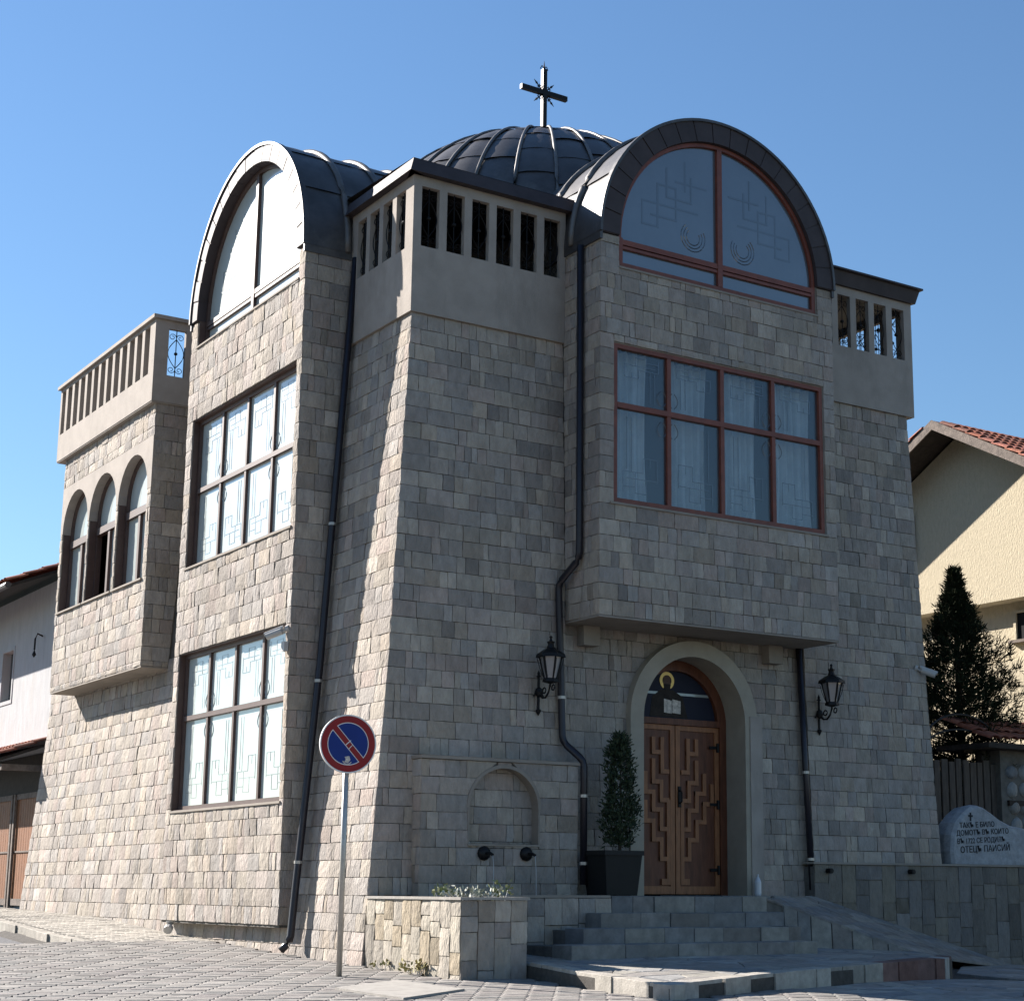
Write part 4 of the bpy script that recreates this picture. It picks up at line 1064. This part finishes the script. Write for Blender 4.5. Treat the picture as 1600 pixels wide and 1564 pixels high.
kerb_run([(KX, 34), (KX, 4.5)], lambda x, y: G(x, y), .30, sw, random.Random(47), lens=(.5,), wd=.14, pal=SPAL, over=.004)
kerb_run([(KX, 4.5), (KX + .25, 3.9)], lambda x, y: G(x, y) - .02, .30, sw, random.Random(48), lens=(.3,), wd=.14, pal=SPAL, over=.002)

# ------------------------------------------------------------------ retaining wall, memorial stone, fence
rw_t = thing('retaining_wall', 'dark stone retaining wall along the ramp under the memorial stone', 'wall')
FRT = FX(-.10); RTZ = 1.235
b = MB(); b.box((6.50, -.08, -.6), (17, .3, RTZ - .03)); b.build('wall_core', 'mortar', rw_t)
rs = []
DKP = [tuple(v * .72 for v in c) for c in [(.26, .235, .20), (.22, .20, .175), (.30, .27, .23), (.20, .185, .165), (.27, .24, .19), (.24, .225, .21)]]
lay_cols(FRT, 6.50, 17, lambda u: .80 - .262 * (u - 6.5) - .05, RTZ, 51, rs, rw_t, cw=.245, lens=(.2, .24, .26, .34, .5), pal=DKP)
local_stones(rs, rw_t)
b = MB(); b.box((6.47, -.125, RTZ + .002), (17, .32, RTZ + .03)); b.build('ledge', 'soffit', rw_t)
for u in (6.72, 8.22):
    b = MB(); b.tube([(u, -.2, 1.15), (u, -.09, 1.15)], .035, 10); b.tube([(u, -.206, 1.15), (u, -.2, 1.15)], .02, 8); b.build('drain_hole', 'iron', rw_t)
tr_ = MB(); tr_.add([(8.9, .3, 1.22), (17, .3, 1.22), (17, 30, 1.5), (8.9, 30, 1.5)], [(0, 1, 2, 3)]); o = tr_.build('terrace_ground', 'cover'); o['kind'] = 'structure'
# memorial boulder
mm = thing('memorial_stone', 'grey boulder with carved cross and four line inscription on the retaining wall', 'memorial')
out = [(9.20, 1.27), (9.18, 1.45), (9.21, 1.68), (9.30, 1.86), (9.45, 2.0), (9.62, 2.10), (9.74, 2.12), (9.88, 2.09), (10.05, 2.01), (10.22, 1.92), (10.45, 1.84), (10.8, 1.80), (11.2, 1.70), (11.5, 1.5), (11.6, 1.27)]
b = MB(); FM = FX(.02); rr = random.Random(3); rings = []
cu, cz = 10.1, 1.5
for w_, k in ((-.42, .90), (-.36, .97), (-.15, 1.0), (-.04, .985), (.0, .94)):
    rings.append([FM(cu + (u - cu) * k, 1.266 + (z - 1.266) * k, w_ + rr.uniform(-.004, .004)) for u, z in out])
n = len(out); vs = [p for rg in rings for p in rg]; fs = []
for i in range(len(rings) - 1):
    for j in range(n): fs.append((i * n + j, i * n + (j + 1) % n, (i + 1) * n + (j + 1) % n, (i + 1) * n + j))
fs += [tuple(range(n))[::-1], tuple(range((len(rings) - 1) * n, len(rings) * n))]
b.add(vs, fs); b.build('boulder', 'boulder', mm)
for i, (txt, u, z, s_) in enumerate((('ТАКЪ Е БИЛО', 9.36, 1.775, .105), ('ДОМОТЪ ВЪ КОИТО', 9.29, 1.665, .105), ('ВЪ 1722 СЕ РОДИЛЪ', 9.30, 1.55, .105), ('ОТЕЦЪ ПАИСИЙ', 9.36, 1.425, .125))):
    c = bpy.data.curves.new('inscription', 'FONT'); c.body = txt; c.size = s_; c.extrude = .0015; c.offset = .0008
    o = bpy.data.objects.new('inscription', c); col.objects.link(o); bpy.context.view_layer.update()
    me = bpy.data.meshes.new_from_object(o.evaluated_get(bpy.context.evaluated_depsgraph_get())); bpy.data.objects.remove(o); bpy.data.curves.remove(c)
    me.materials.clear(); me.materials.append(M['letter']); o = bpy.data.objects.new('inscription_line', me); col.objects.link(o); o['kind'] = 'stuff'
    o.parent = mm; o.location = FM(u, z, .004); o.rotation_euler = (R(90), R(-3), 0); o.scale = (1.0 if i != 2 else .93, 1, 1)
b = MB(); b.fbox(FM, 9.575, 9.605, 1.88, 2.0, .001, .004); b.fbox(FM, 9.545, 9.635, 1.94, 1.965, .001, .0045); b.build('carved_cross', 'letter', mm)
# timber fence
fe = thing('timber_fence', 'dark vertical plank gate fence behind the memorial stone', 'fence')
FFE = FX(.95); r = random.Random(61); u = 9.55
while u < 11.15:
    wd_ = r.uniform(.10, .13); b = MB(); b.fbox(FFE, u, u + wd_, 1.25, 2.84 + r.uniform(-.04, .02), -.03 + r.uniform(-.01, .01), 0); b.build('plank', 'fence', fe); u += wd_ + r.uniform(.025, .05)
b = MB(); b.fbox(FFE, 9.5, 11.2, 2.55, 2.64, -.1, -.035); b.fbox(FFE, 9.5, 11.2, 1.6, 1.7, -.1, -.035); b.build('rail', 'darkwood', fe)
for u in (9.72, 10.95):
    b = MB(); b.fbox(FFE, u - .05, u + .05, 1.24, 3.1, -.14, -.04); b.build('post', 'darkwood', fe)
for rr_ in (.78, .55):
    b = MB(); b.tube([FFE(10.4 + .95 * math.cos(t), 2.75 + rr_ * math.sin(t), .05) for t in [R(8) + R(164) * i / 20 for i in range(21)]], .016, 5); b.build('iron_hoop', 'iron', fe)
# river stone pillar with tiled cap
pi_ = thing('stone_pillar', 'river stone gate pillar under a red tiled cap', 'pillar')
PX0, PX1, PY0 = 11.15, 12.6, .85
b = MB(); b.box((PX0, PY0, 1.2), (PX1, PY0 + .5, 3.02)); b.build('pillar_core', 'mortar', pi_)
r = random.Random(67)
def cobble(b, c, a, h_, d, r):
    n = 9; rings = []
    ph = [r.uniform(.85, 1.1) for _ in range(n)]
    vs = []
    for k, dd in ((1.0, 0.0), (.86, .6), (.5, .95)):
        for j in range(n):
            t = 2 * math.pi * j / n; vs.append((c[0] + a * k * ph[j] * math.cos(t), c[1] - d * dd, c[2] + h_ * k * ph[j] * math.sin(t)))
    vs.append((c[0], c[1] - d, c[2]))
    fs = [(i * n + j, i * n + (j + 1) % n, (i + 1) * n + (j + 1) % n, (i + 1) * n + j) for i in range(2) for j in range(n)] + [(2 * n + j, 2 * n + (j + 1) % n, 3 * n) for j in range(n)]
    t = r.choice([(.22, .225, .225), (.17, .175, .18), (.26, .26, .25), (.20, .195, .185)]); b.add(vs, fs, t)
z = 1.36
while z < 2.95:
    u = PX0 + .2 + r.uniform(0, .1)
    while u < PX1 - .1:
        a, h_ = r.uniform(.10, .16), r.uniform(.11, .15); b = MB(); cobble(b, (u, PY0 - .001, z + r.uniform(-.03, .03)), a, h_, .06, r); o = quick(b, 'cobble', 'stone', pi_); o.data.shade_smooth(); u += a * 2 + .035
    z += .27
b = MB(); b.box((PX0 + .12, PY0 - .05, 2.18), (PX1, PY0 - .002, 2.26)); b.build('timber_band', 'darkwood', pi_)
b = MB(); b.hexa([(10.6, PY0 - .3, 3.02), (PX1 + .3, PY0 - .3, 3.02), (PX1 + .3, PY0 + .8, 3.02), (10.6, PY0 + .8, 3.02), (10.6, PY0 - .3, 3.10), (PX1 + .3, PY0 - .3, 3.10), (PX1 + .3, PY0 + .8, 3.10), (10.6, PY0 + .8, 3.10)]); b.build('eave_board', 'darkwood', pi_)
def tiles(parent, o, du, dv, nu, nv, r, name='roof_tile', w=.2, keep=None):
    # barrel tiles on a slope: o origin at eave, du along the eave (unit), dv up the slope (unit)
    o, du, dv = Vector(o), Vector(du), Vector(dv); nn = du.cross(dv).normalized()
    if nn.z < 0: nn = -nn
    L = .36
    for i in range(nu):
        for j in range(nv):
            b = MB(); vs = []
            for k, s_ in ((0, 0.0), (1, L + .05)):
                for q in range(7):
                    t = math.pi * q / 6; ww = w * .5 * (1.0 - .08 * k)
                    vs.append(o + du * ((i + .5) * w - ww * math.cos(t)) + dv * (j * L + s_) + nn * (.02 + .055 * math.sin(t) + .03 * (1 - k)))
            fs = [(q, q + 1, 8 + q, 7 + q) for q in range(6)]
            c = r.choice([(.30, .095, .05), (.36, .13, .075), (.25, .08, .045), (.33, .12, .08), (.22, .09, .06)]); f = r.uniform(.8, 1.15)
            b.add(vs, fs, (c[0] * f, c[1] * f, c[2] * f)); quick(b, name, 'tile', parent)
tiles(pi_, (10.58, PY0 - .34, 3.10), (1, 0, 0), Vector((0, .9, .35)).normalized(), 12, 3, random.Random(71))

# ------------------------------------------------------------------ foliage
def leaf_clump(b, c, d, r, n, ln, wd, pal, spread=.6):
    d = Vector(d).normalized()
    for _ in range(n):
        v = (d + Vector((r.gauss(0, spread), r.gauss(0, spread), r.gauss(0, spread)))).normalized(); L = ln * r.uniform(.6, 1.25)
        s_ = v.cross(Vector((r.uniform(-1, 1), r.uniform(-1, 1), r.uniform(-1, 1)))).normalized() * wd * r.uniform(.6, 1.2)
        p = Vector(c) + Vector((r.gauss(0, .03), r.gauss(0, .03), r.gauss(0, .03)))
        t = r.choice(pal); f = r.uniform(.7, 1.25)
        b.add([p - s_ * .4, p + v * L * .5 - s_, p + v * L, p + v * L * .5 + s_, p + s_ * .4], [(0, 1, 2, 3, 4)], (t[0] * f, t[1] * f, t[2] * f))
NP = [(.016, .024, .011), (.021, .031, .014), (.012, .018, .009), (.026, .034, .017), (.022, .024, .012)]
# tall conifer behind the fence
tree = thing('conifer_tree', 'tall dark conifer standing behind the fence beside the yellow house', 'tree')
TX, TY = 11.35, 1.85; r = random.Random(81)
b = MB(); b.tube([(TX, TY, 1.2), (TX + .03, TY, 2.6), (TX, TY, 4.4), (TX - .02, TY, 6.05)], .11, 8, r1=.012); b.build('trunk', 'bark', tree)
prof = [(1.95, .45), (2.4, .75), (3.0, .9), (3.6, .93), (4.2, .86), (4.65, .70), (5.0, .46), (5.35, .25), (5.7, .1), (6.1, .02)]
b = MB(); lb = MB()
for k in range(3200):
    z = r.uniform(1.95, 6.0); R0 = float(np.interp(z, [p[0] for p in prof], [p[1] for p in prof])); a = r.uniform(0, 2 * math.pi)
    R0 *= .93 + .22 * math.sin(3 * a + z * 2.3) + .16 * math.sin(5 * a - z * 4.1) + .1 * math.sin(9 * a + z * 7)
    if math.cos(a - 0.1) > .35 and 2.7 < z < 4.1: R0 *= 1.18
    q = math.sqrt(r.uniform(.12, 1.0)) * R0
    c = (TX + q * math.cos(a), TY + q * math.sin(a), z)
    if q > .75 * R0 and r.random() < .33: lb.tube([(TX, TY, z - .25), (TX + q * .6 * math.cos(a), TY + q * .6 * math.sin(a), z - .08), c], .012, 4, r1=.003)
    leaf_clump(b, c, (math.cos(a) * .7, math.sin(a) * .7, .9), r, 10, .10 + .03 * (z < 5), .009, NP, .6)
b.build('crown', 'needle', tree, kind=None, tinted=True); lb.build('branch', 'bark', tree)
# potted conifer by the door
pot = thing('plant_pot', 'tapered square black pot beside the carved door', 'pot')
b = MB(); PCX, PCY = 3.04, -.40
b.hexa([(PCX - .22, PCY - .21, ZL + .006), (PCX + .22, PCY - .21, ZL + .006), (PCX + .22, PCY + .21, ZL + .006), (PCX - .22, PCY + .21, ZL + .006), (PCX - .27, PCY - .25, ZL + .50), (PCX + .27, PCY - .25, ZL + .50), (PCX + .27, PCY + .25, ZL + .50), (PCX - .27, PCY + .25, ZL + .50)]); b.build('pot_body', 'pot', pot)
b = MB()
for q in ((-.285, -.265, .285, -.235), (-.285, .235, .285, .265), (-.285, -.235, -.255, .235), (.255, -.235, .285, .235)): b.box((PCX + q[0], PCY + q[1], ZL + .475), (PCX + q[2], PCY + q[3], ZL + .53))
b.build('pot_rim', 'pot', pot)
b = MB(); b.box((PCX - .25, PCY - .23, ZL + .501), (PCX + .25, PCY + .23, ZL + .515)); b.build('earth', 'soil', pot)
sh = thing('potted_conifer', 'slim dark green conifer shrub growing in the black pot', 'shrub')
r = random.Random(83)
SXc = PCX + .11
b = MB(); b.tube([(SXc, PCY, ZL + .5), (SXc + .02, PCY, 1.9), (SXc, PCY, 2.6)], .022, 6, r1=.006); b.build('trunk', 'bark', sh)
b = MB(); GP = [(.020, .036, .017), (.030, .048, .022), (.015, .026, .014), (.042, .058, .028)]
for k in range(520):
    z = r.uniform(1.42, 2.72); R0 = float(np.interp(z, [1.42, 1.6, 2.0, 2.3, 2.55, 2.74], [.13, .19, .18, .16, .11, .03])); a = r.uniform(0, 2 * math.pi); R0 *= 1 + .2 * math.sin(3 * a + z * 5) + .15 * math.sin(2 * a - z * 9)
    q = math.sqrt(r.uniform(.15, 1)) * R0
    leaf_clump(b, (SXc + q * math.cos(a), PCY + q * math.sin(a), z), (math.cos(a) * .6, math.sin(a) * .6, .8), r, 9, .06, .011, GP, .6)
b.build('crown', 'leaf', sh, tinted=True)
# plants in the planter and weeds at its foot
def plant(x, y, z, n, hgt, lab, seed, pal, wd=.016, cat='plant', sp=.12, name='planter_plant', grp=None):
    r = random.Random(seed); t = thing(name, lab, cat, group=grp)
    b = MB(); s_ = MB()
    for k in range(n):
        a = r.uniform(0, 2 * math.pi); q = r.uniform(0, sp); top = Vector((x + 1.5 * q * math.cos(a), y + 1.5 * q * math.sin(a), z + hgt * r.uniform(.5, 1.1)))
        s_.tube([(x + q * .4 * math.cos(a), y + q * .4 * math.sin(a), z - .02), tuple(top)], .003, 4); leaf_clump(b, top, (math.cos(a) * .5, math.sin(a) * .5, .5), r, 7, .05, wd, pal, .8)
    b.build('foliage', 'leaf', t, tinted=True); s_.build('stem', 'leaf', t, tinted=True)
LG = [(.16, .19, .07), (.20, .22, .10), (.12, .15, .05), (.24, .25, .13)]; SG = [(.34, .36, .30), (.28, .30, .24), (.40, .41, .35)]
plant(.10, -1.55, .77, 14, .10, 'small green plant near the sunlit rim of the planter', 91, LG, sp=.16)
plant(.12, -1.88, .77, 12, .09, 'silvery low plant in the middle of the planter rim', 92, SG, sp=.15)
plant(.34, -2.0, .77, 12, .09, 'silver grey plant at the front corner of the planter', 93, SG, sp=.13)
plant(.55, -2.02, .77, 9, .15, 'bright green sprig rising at the right end of the planter', 94, LG, sp=.1)
plant(-.08, -1.35, .01, 14, .10, 'yellowish weed tuft growing at the foot of the planter', 95, [(.32, .27, .12), (.26, .24, .09)], sp=.13, name='weed', cat='weed')
plant(-.07, -.55, .04, 6, .06, 'tiny weed at the planter foot near the wall corner', 96, [(.28, .25, .11), (.2, .2, .08)], sp=.07, name='weed', cat='weed')

# ------------------------------------------------------------------ no parking sign
sg = thing('no_parking_sign', 'round red and blue no parking sign on a steel pole', 'sign')
SXp, SYp = -.955, -1.325; SZ_ = 2.365
b = MB(); b.tube([(SXp, SYp, G(SXp, SYp) - .1), (SXp, SYp, SZ_ + .22)], .03, 12); b.build('pole', 'steel', sg, smooth=True)
dirn = Vector((CAM.x - SXp, CAM.y - SYp, 0)).normalized(); ang = math.atan2(dirn.y, dirn.x) + R(17)
nrm = Vector((math.cos(ang), math.sin(ang), 0)); tu = Vector((-nrm.y, nrm.x, 0))      # tu = to the right seen from the front
sc_ = Vector((SXp, SYp, SZ_)) + nrm * .045 - tu * -.0
def FSn(u, z, w=0.0): 
    p = sc_ + tu * u + nrm * w; return (p.x, p.y, p.z + z)
circ = lambda r_, n=56: [(r_ * math.cos(2 * math.pi * k / n), r_ * math.sin(2 * math.pi * k / n)) for k in range(n)]
b = MB(); b.prism(FSn, circ(.30), -.018, 0); b.arc(FSn, 0, 0, .291, .303, 0, 2 * math.pi, -.022, .006, 56); b.build('disc', 'white', sg)
b = MB(); b.arc(FSn, 0, 0, .222, .289, 0, 2 * math.pi, .0005, .0025, 56); b.build('red_ring', 'red', sg)
def segm(rad, half, side, n=30):
    a0 = math.asin(half / rad); out = [(rad * math.cos(t), rad * math.sin(t)) for t in [a0 + (math.pi - 2 * a0) * k / n for k in range(n + 1)]]
    if side < 0: out = [(-x, -y) for x, y in out]
    th = R(-48); return [(x * math.cos(th) - y * math.sin(th), x * math.sin(th) + y * math.cos(th)) for x, y in out]
for s_ in (1, -1):
    b = MB(); b.prism(FSn, segm(.213, .036, s_), .0005, .0022); b.build('blue_field', 'blue', sg)
th = R(-48); rot = lambda x, y: (x * math.cos(th) - y * math.sin(th), x * math.sin(th) + y * math.cos(th))
b = MB(); b.prism(FSn, [rot(-.226, -.028), rot(.226, -.028), rot(.226, .028), rot(-.226, .028)], .0007, .0029); b.build('red_bar', 'red', sg)
b = MB(); b.prism(FSn, [rot(-.012, -.03), rot(-.004, -.03), rot(-.004, .045), rot(-.012, .045)], .003, .0036); b.prism(FSn, [rot(.04, -.028), rot(.047, -.028), rot(.043, .026), rot(.038, .026)], .003, .0036); b.build('tape_strip', 'white', sg)
b = MB(); b.prism(FSn, [(-.035, -.135), (.015, -.125), (.03, -.165), (.005, -.20), (-.04, -.19), (-.02, -.165)], .0024, .0034); b.arc(FSn, -.005, -.16, .045, .055, R(200), R(330), .0024, .0034, 10); b.build('torn_sticker', 'pale', sg)
for z in (.16, -.16):
    b = MB(); p0 = Vector((SXp, SYp, SZ_ + z)); b.tube([p0 - nrm * .045, p0 + nrm * .028], .012, 6); b.tube([p0 + Vector((0, 0, -.015)), p0 + Vector((0, 0, .015))], .036, 10); b.build('clamp', 'steel', sg)

# ------------------------------------------------------------------ wall lanterns
def lantern(x, y, z, lab):
    t = thing('wall_lantern', lab, 'lantern', group='wrought iron wall lanterns beside the door')
    # x,y wall anchor; z height of anchor
    F = lambda u, zz, w=0.0: (x + u, y - w, z + zz)
    b = MB(); b.tube([F(0, -.20, .03), F(0, .20, .03)], .016, 6); b.lathe(F(0, .21, .03), [(.001, -.03), (.035, -.02), (.015, .0), (.02, .02), (.001, .06)], 8); b.lathe(F(0, -.24, .03), [(.001, -.05), (.03, .0), (.035, .02), (.012, .04)], 8)
    for q in (-1, 1): b.tube([F(q * (.01 + .06 * k / 5), -.02 + .03 * math.sin(k), .03) for k in range(6)], .013, 5)
    b.lathe(F(0, 0, .04), [(.001, -.07), (.04, -.04), (.05, 0), (.04, .04), (.001, .07)], 10); b.build('wall_bracket', 'iron', t)
    b = MB(); b.tube([F(0, -.03, .05), F(0, -.075, .12), F(0, -.08, .19), F(0, -.03, .25), F(0, .05, .29), F(0, .09, .30)], .014, 6)
    b.tube([F(0, .0 + .05 * math.sin(a) * (1 - a / 9), .12 + .055 * (1 - math.cos(a)) * (1 - a / 10)) for a in [k * .55 for k in range(12)]], .010, 5)
    b.tube([F(0, .02 + .05 * math.sin(a) * (1 - a / 9), .36 + .045 * (1 - math.cos(a)) * (1 - a / 10) - .03) for a in [k * .55 for k in range(12)]], .010, 5); b.build('arm', 'iron', t)
    c = F(0, .10, .30)
    b = MB(); b.lathe(c, [(.03, -.02), (.10, .0), (.095, .03), (.07, .045)], 6, rot=.4); b.build('base', 'iron', t)
    b = MB(); b.lathe((c[0], c[1], c[2] + .30), [(.15, .0), (.185, -.005), (.175, .035), (.10, .085), (.05, .11), (.035, .16), (.05, .19), (.02, .20), (.012, .23), (.022, .245), (.001, .27)], 6, rot=.4); b.build('cap', 'iron', t)
    n = 6
    for k in range(n):
        a0, a1 = .4 + 2 * math.pi * k / n, .4 + 2 * math.pi * (k + 1) / n
        p = lambda a, r_, zz: (c[0] + r_ * math.cos(a), c[1] + r_ * math.sin(a), c[2] + zz)
        b = MB(); b.tube([p(a0, .075, .04), p(a0, .14, .31)], .011, 5); b.tube([p(a0, .09, .06), p(a0, .13, .16), p(a0, .16, .28)], .006, 4); b.build('bar', 'iron', t)
        b = MB(); b.add([p(a0, .070, .045), p(a1, .070, .045), p(a1, .132, .30), p(a0, .132, .30)], [(0, 1, 2, 3)]); b.build('glass_pane', 'lampglass', t)
lantern(2.27, sy(3.25), 3.25, 'black iron lantern on the wall left of the door beside the downpipe')
lantern(6.80, sy(3.25), 3.25, 'black iron lantern on the wall right of the door')

# ------------------------------------------------------------------ small fittings
def cctv(base, aim, lab):
    t = thing('security_camera', lab, 'camera'); base, aim = Vector(base), Vector(aim); d = (aim - base).normalized()
    b = MB(); b.tube([base - d * .02, base + Vector((0, 0, .0)) + d * .02], .045, 10); b.build('mount', 'camwhite', t)
    b = MB(); b.tube([base, base + d * .06 + Vector((0, 0, -.01)), base + d * .10], .018, 6); b.build('arm', 'camwhite', t)
    b = MB(); b.tube([base + d * .08, base + d * .10, base + d * .27, base + d * .29], .045, 12); b.tube([base + d * .06 + Vector((0, 0, .035)), base + d * .32 + Vector((0, 0, .035))], .03, 8); b.build('housing', 'camwhite', t, smooth=False)
    b = MB(); b.tube([base + d * .291, base + d * .295], .035, 12); b.build('lens', 'iron', t)
cctv((-.21, 2.00, 4.05), (-.75, 2.55, 3.78), 'white security camera over the lower sunlit window')
cctv((8.72, sy(4.0), 4.03), (9.3, -.35, 3.75), 'small white security camera on the right tower edge')
b = MB(); b.box((LBX - .07, 1.935, 3.76), (LBX - .015, 2.03, 3.88)); o = b.build('junction_box', 'camwhite'); tag(o, 'pale junction box beside the lower sunlit window', 'junction box')
b = MB(); b.lathe((5.60, -.02, ZL + .006), [(.04, 0), (.045, .02), (.045, .17), (.03, .21), (.014, .24), (.016, .27)], 12); o = b.build('plastic_bottle', 'bottle', smooth=False); tag(o, 'clear plastic bottle standing at the foot of the door surround', 'bottle')
b = MB(); q = [(-1.68, -2.75), (-1.60, -3.95), (-.62, -3.30), (-.70, -2.10)]
vs = [(x, y, G(x, y) + .012) for x, y in q]; b.hexa([(x, y, z - .1) for x, y, z in vs] + [(x, y, z + .012) for x, y, z in vs]); o = b.build('cover_slab', 'cover'); tag(o, 'pale rectangular concrete slab set in the paving beside the sign', 'slab')

# ------------------------------------------------------------------ yellow house on the right
yh = thing('yellow_house', 'yellow rendered house with red tile gable roof behind the conifer', 'house')
HX = 15.0; HY0, HY1 = -.8, 10.4; HR = 5.07; HZ = 9.72; EZ = HZ - (10.4 - 5.07) * .53
FH = FY(HX)
b = MB(); b.prism(FH, [(HY0, 6.19), (HY1, 6.19), (HY1, HZ - (HY1 - HR) * .53 - .12), (HR, HZ - .12), (HY0, HZ - (HR - HY0) * .53 - .12)], -8, 0); b.build('upper_wall', 'yellow', yh)
b = MB(); b.fbox(FH, HY0 + .02, HY1 - .02, 1.0, 6.4, -7.9, -.35); b.build('lower_wall', 'yellow', yh)
b = MB(); b.fbox(FH, HY0, 4.85, 1.0, 5.05, -.349, -.05); b.build('wall_pier', 'yellow', yh)
W = part_empty('window', yh)
b = MB(); b.fbox(FH, 3.42, 4.15, 5.47, 5.97, -.40, -.345); b.build('pane', 'dark', W)
b = MB()
for q in ((3.36, 4.21, 5.97, 6.02), (3.36, 3.42, 5.47, 5.97), (4.15, 4.21, 5.47, 5.97)): b.fbox(FH, *q, -.40, -.30)
b.build('frame', 'yellow', W)
b = MB(); b.fbox(FH, 3.30, 4.30, 5.41, 5.465, -.40, -.24); b.build('sill', 'oldwood', W)
rf = part_empty('roof', yh); OV = .75
for s_ in (-1, 1):
    e = HR + s_ * 6.0; ze = HZ - 6.0 * .53
    b = MB(); y0, y1 = HR, e
    b.hexa([(HX - OV, y0, HZ - .05), (HX - OV, y1, ze - .05), (HX + 8, y1, ze - .05), (HX + 8, y0, HZ - .05), (HX - OV, y0, HZ), (HX - OV, y1, ze), (HX + 8, y1, ze), (HX + 8, y0, HZ)]); b.build('roof_deck', 'darkwood', rf)
    b = MB(); b.hexa([(HX - OV, y0, HZ + .002), (HX - OV, y1, ze + .002), (HX + 8, y1, ze + .002), (HX + 8, y0, HZ + .002), (HX - OV, y0, HZ + .014), (HX - OV, y1, ze + .014), (HX + 8, y1, ze + .014), (HX + 8, y0, HZ + .014)]); b.build('tile_bed', 'tiledeck', rf)
    b = MB(); b.hexa([(HX - OV - .03, y0, HZ - .17), (HX - OV - .03, y1, ze - .17), (HX - OV - .002, y1, ze - .17), (HX - OV - .002, y0, HZ - .17), (HX - OV - .03, y0, HZ + .02), (HX - OV - .03, y1, ze + .02), (HX - OV - .002, y1, ze + .02), (HX - OV - .002, y0, HZ + .02)]); b.build('barge_board', 'oldwood', rf)
    dv = Vector((0, -s_ * 1.0, .53)).normalized()
    tiles(rf, (HX - OV - .06, e, ze + .01), (1, 0, 0), dv, 14, 18, random.Random(101 + s_))
b = MB(); b.tube([(HX - .03, 6.42, 7.2), (HX - .03, 6.42, 8.2)], .05, 8); b.build('vent_pipe', 'camwhite', yh)
# ------------------------------------------------------------------ white house and timber gate on the left
wh = thing('white_house', 'whitewashed house with tiled eave at the far end of the church', 'house')
WX = .45; FW_ = FY(WX)
b = MB(); panel(b, FW_, 14.0, 24, 2.6, 6.5, holes=[(16.62, 17.5, 4.42, 5.55)], w=0); b.build('wall', 'whitewash', wh)
b = MB(); b.box((WX + .01, 14.02, 0.2), (WX + 6, 24, 2.6)); b.box((WX + .3, 14.02, 2.6), (WX + 6, 24, 6.5)); b.build('wall_core', 'whitewash', wh)
W = part_empty('window', wh)
b = MB(); reveal(b, FW_, 16.62, 17.5, 4.42, 5.55, -.18, .015, t=.07); b.build('frame', 'whitewash', W)
b = MB(); b.fbox(FW_, 16.69, 17.43, 4.49, 5.48, -.16, -.15); b.build('pane', 'room', W)
b = MB(); b.fbox(FW_, 17.0, 17.05, 4.49, 5.48, -.149, -.12); b.build('mullion', 'oldwood', W)
rf = part_empty('roof', wh)
b = MB(); b.hexa([(WX - .9, 13.9, 6.26), (WX - .9, 24, 6.26), (WX + 4, 24, 8.3), (WX + 4, 13.9, 8.3), (WX - .9, 13.9, 6.32), (WX - .9, 24, 6.32), (WX + 4, 24, 8.36), (WX + 4, 13.9, 8.36)]); b.build('roof_deck', 'darkwood', rf)
tiles(rf, (WX - .95, 13.95, 6.34), (0, 1, 0), Vector((4.9, 0, 2.04)).normalized(), 22, 4, random.Random(111))
b = MB(); b.tube([(WX - .97, 13.85, 6.28), (WX - .97, 24, 6.28)], .06, 8); b.build('gutter', 'fascia', rf)
b = MB(); b.tube([(WX - .02, 14.75, 5.52), (WX - .12, 14.75, 5.56), (WX - .16, 14.75, 5.45), (WX - .16, 14.75, 5.25)], .018, 6); b.lathe((WX - .16, 14.75, 5.16), [(.001, -.06), (.04, 0), (.001, .1)], 8); b.build('wall_hook', 'iron', wh)
gt = thing('timber_gate', 'brown plank double gate under a tiled canopy beside the church', 'gate')
FG = FY(.42); r = random.Random(121); u = 13.98
while u < 17.5:
    b = MB(); b.fbox(FG, u, u + .135, .56, 2.55 + .0, -.04 + r.uniform(-.004, .004), 0); b.build('plank', 'plank', gt); u += .15
b = MB(); b.fbox(FG, 13.95, 17.5, .56, .68, .001, .03); b.fbox(FG, 13.95, 17.5, 2.5, 2.6, .001, .03); b.fbox(FG, 13.95, 17.5, 1.52, 1.55, .001, .02); b.build('rail', 'oldwood', gt)
for u in (13.93, 15.55, 15.72, 17.4):
    b = MB(); b.fbox(FG, u, u + .09, .5, 2.6, .031, .06); b.build('stile', 'oldwood', gt)
b = MB(); b.fbox(FG, 13.9, 17.6, 2.601, 3.3, -.05, -.01); b.build('lintel_boarding', 'darkwood', gt)
b = MB(); b.hexa([(-.42, 13.95, 3.10), (-.42, 19, 3.10), (.46, 19, 3.42), (.46, 13.95, 3.42), (-.42, 13.95, 3.15), (-.42, 19, 3.15), (.46, 19, 3.47), (.46, 13.95, 3.47)]); b.build('canopy_board', 'darkwood', gt)
b = MB(); b.box((-.35, 14.02, 2.95), (.42, 14.12, 3.06)); b.build('canopy_bracket', 'oldwood', gt)
tiles(gt, (-.47, 13.97, 3.17), (0, 1, 0), Vector((.88, 0, .32)).normalized(), 20, 3, random.Random(131))

# ------------------------------------------------------------------ church stones: the 300 that show largest are single parts, the rest is joined per wall
STONES.sort(key=lambda t: -t[4])
for vs, fs, t, par, ar in STONES[:300]:
    b = MB(); b.v = vs; b.f = fs; b.t = [t] * len(vs); quick(b, 'stone', 'stone', par)
rest = {}
for s_ in STONES[300:]: rest.setdefault(s_[3].name, []).append(s_)
for k, L in rest.items():
    b = MB()
    for vs, fs, t, par, ar in L: b.add(vs, fs, t)
    quick(b, 'stonework', 'stone', L[0][3], 'stuff')
print('stones', len(STONES), 'tris', sum(len(o.data.polygons) for o in col.objects if o.type == 'MESH'))
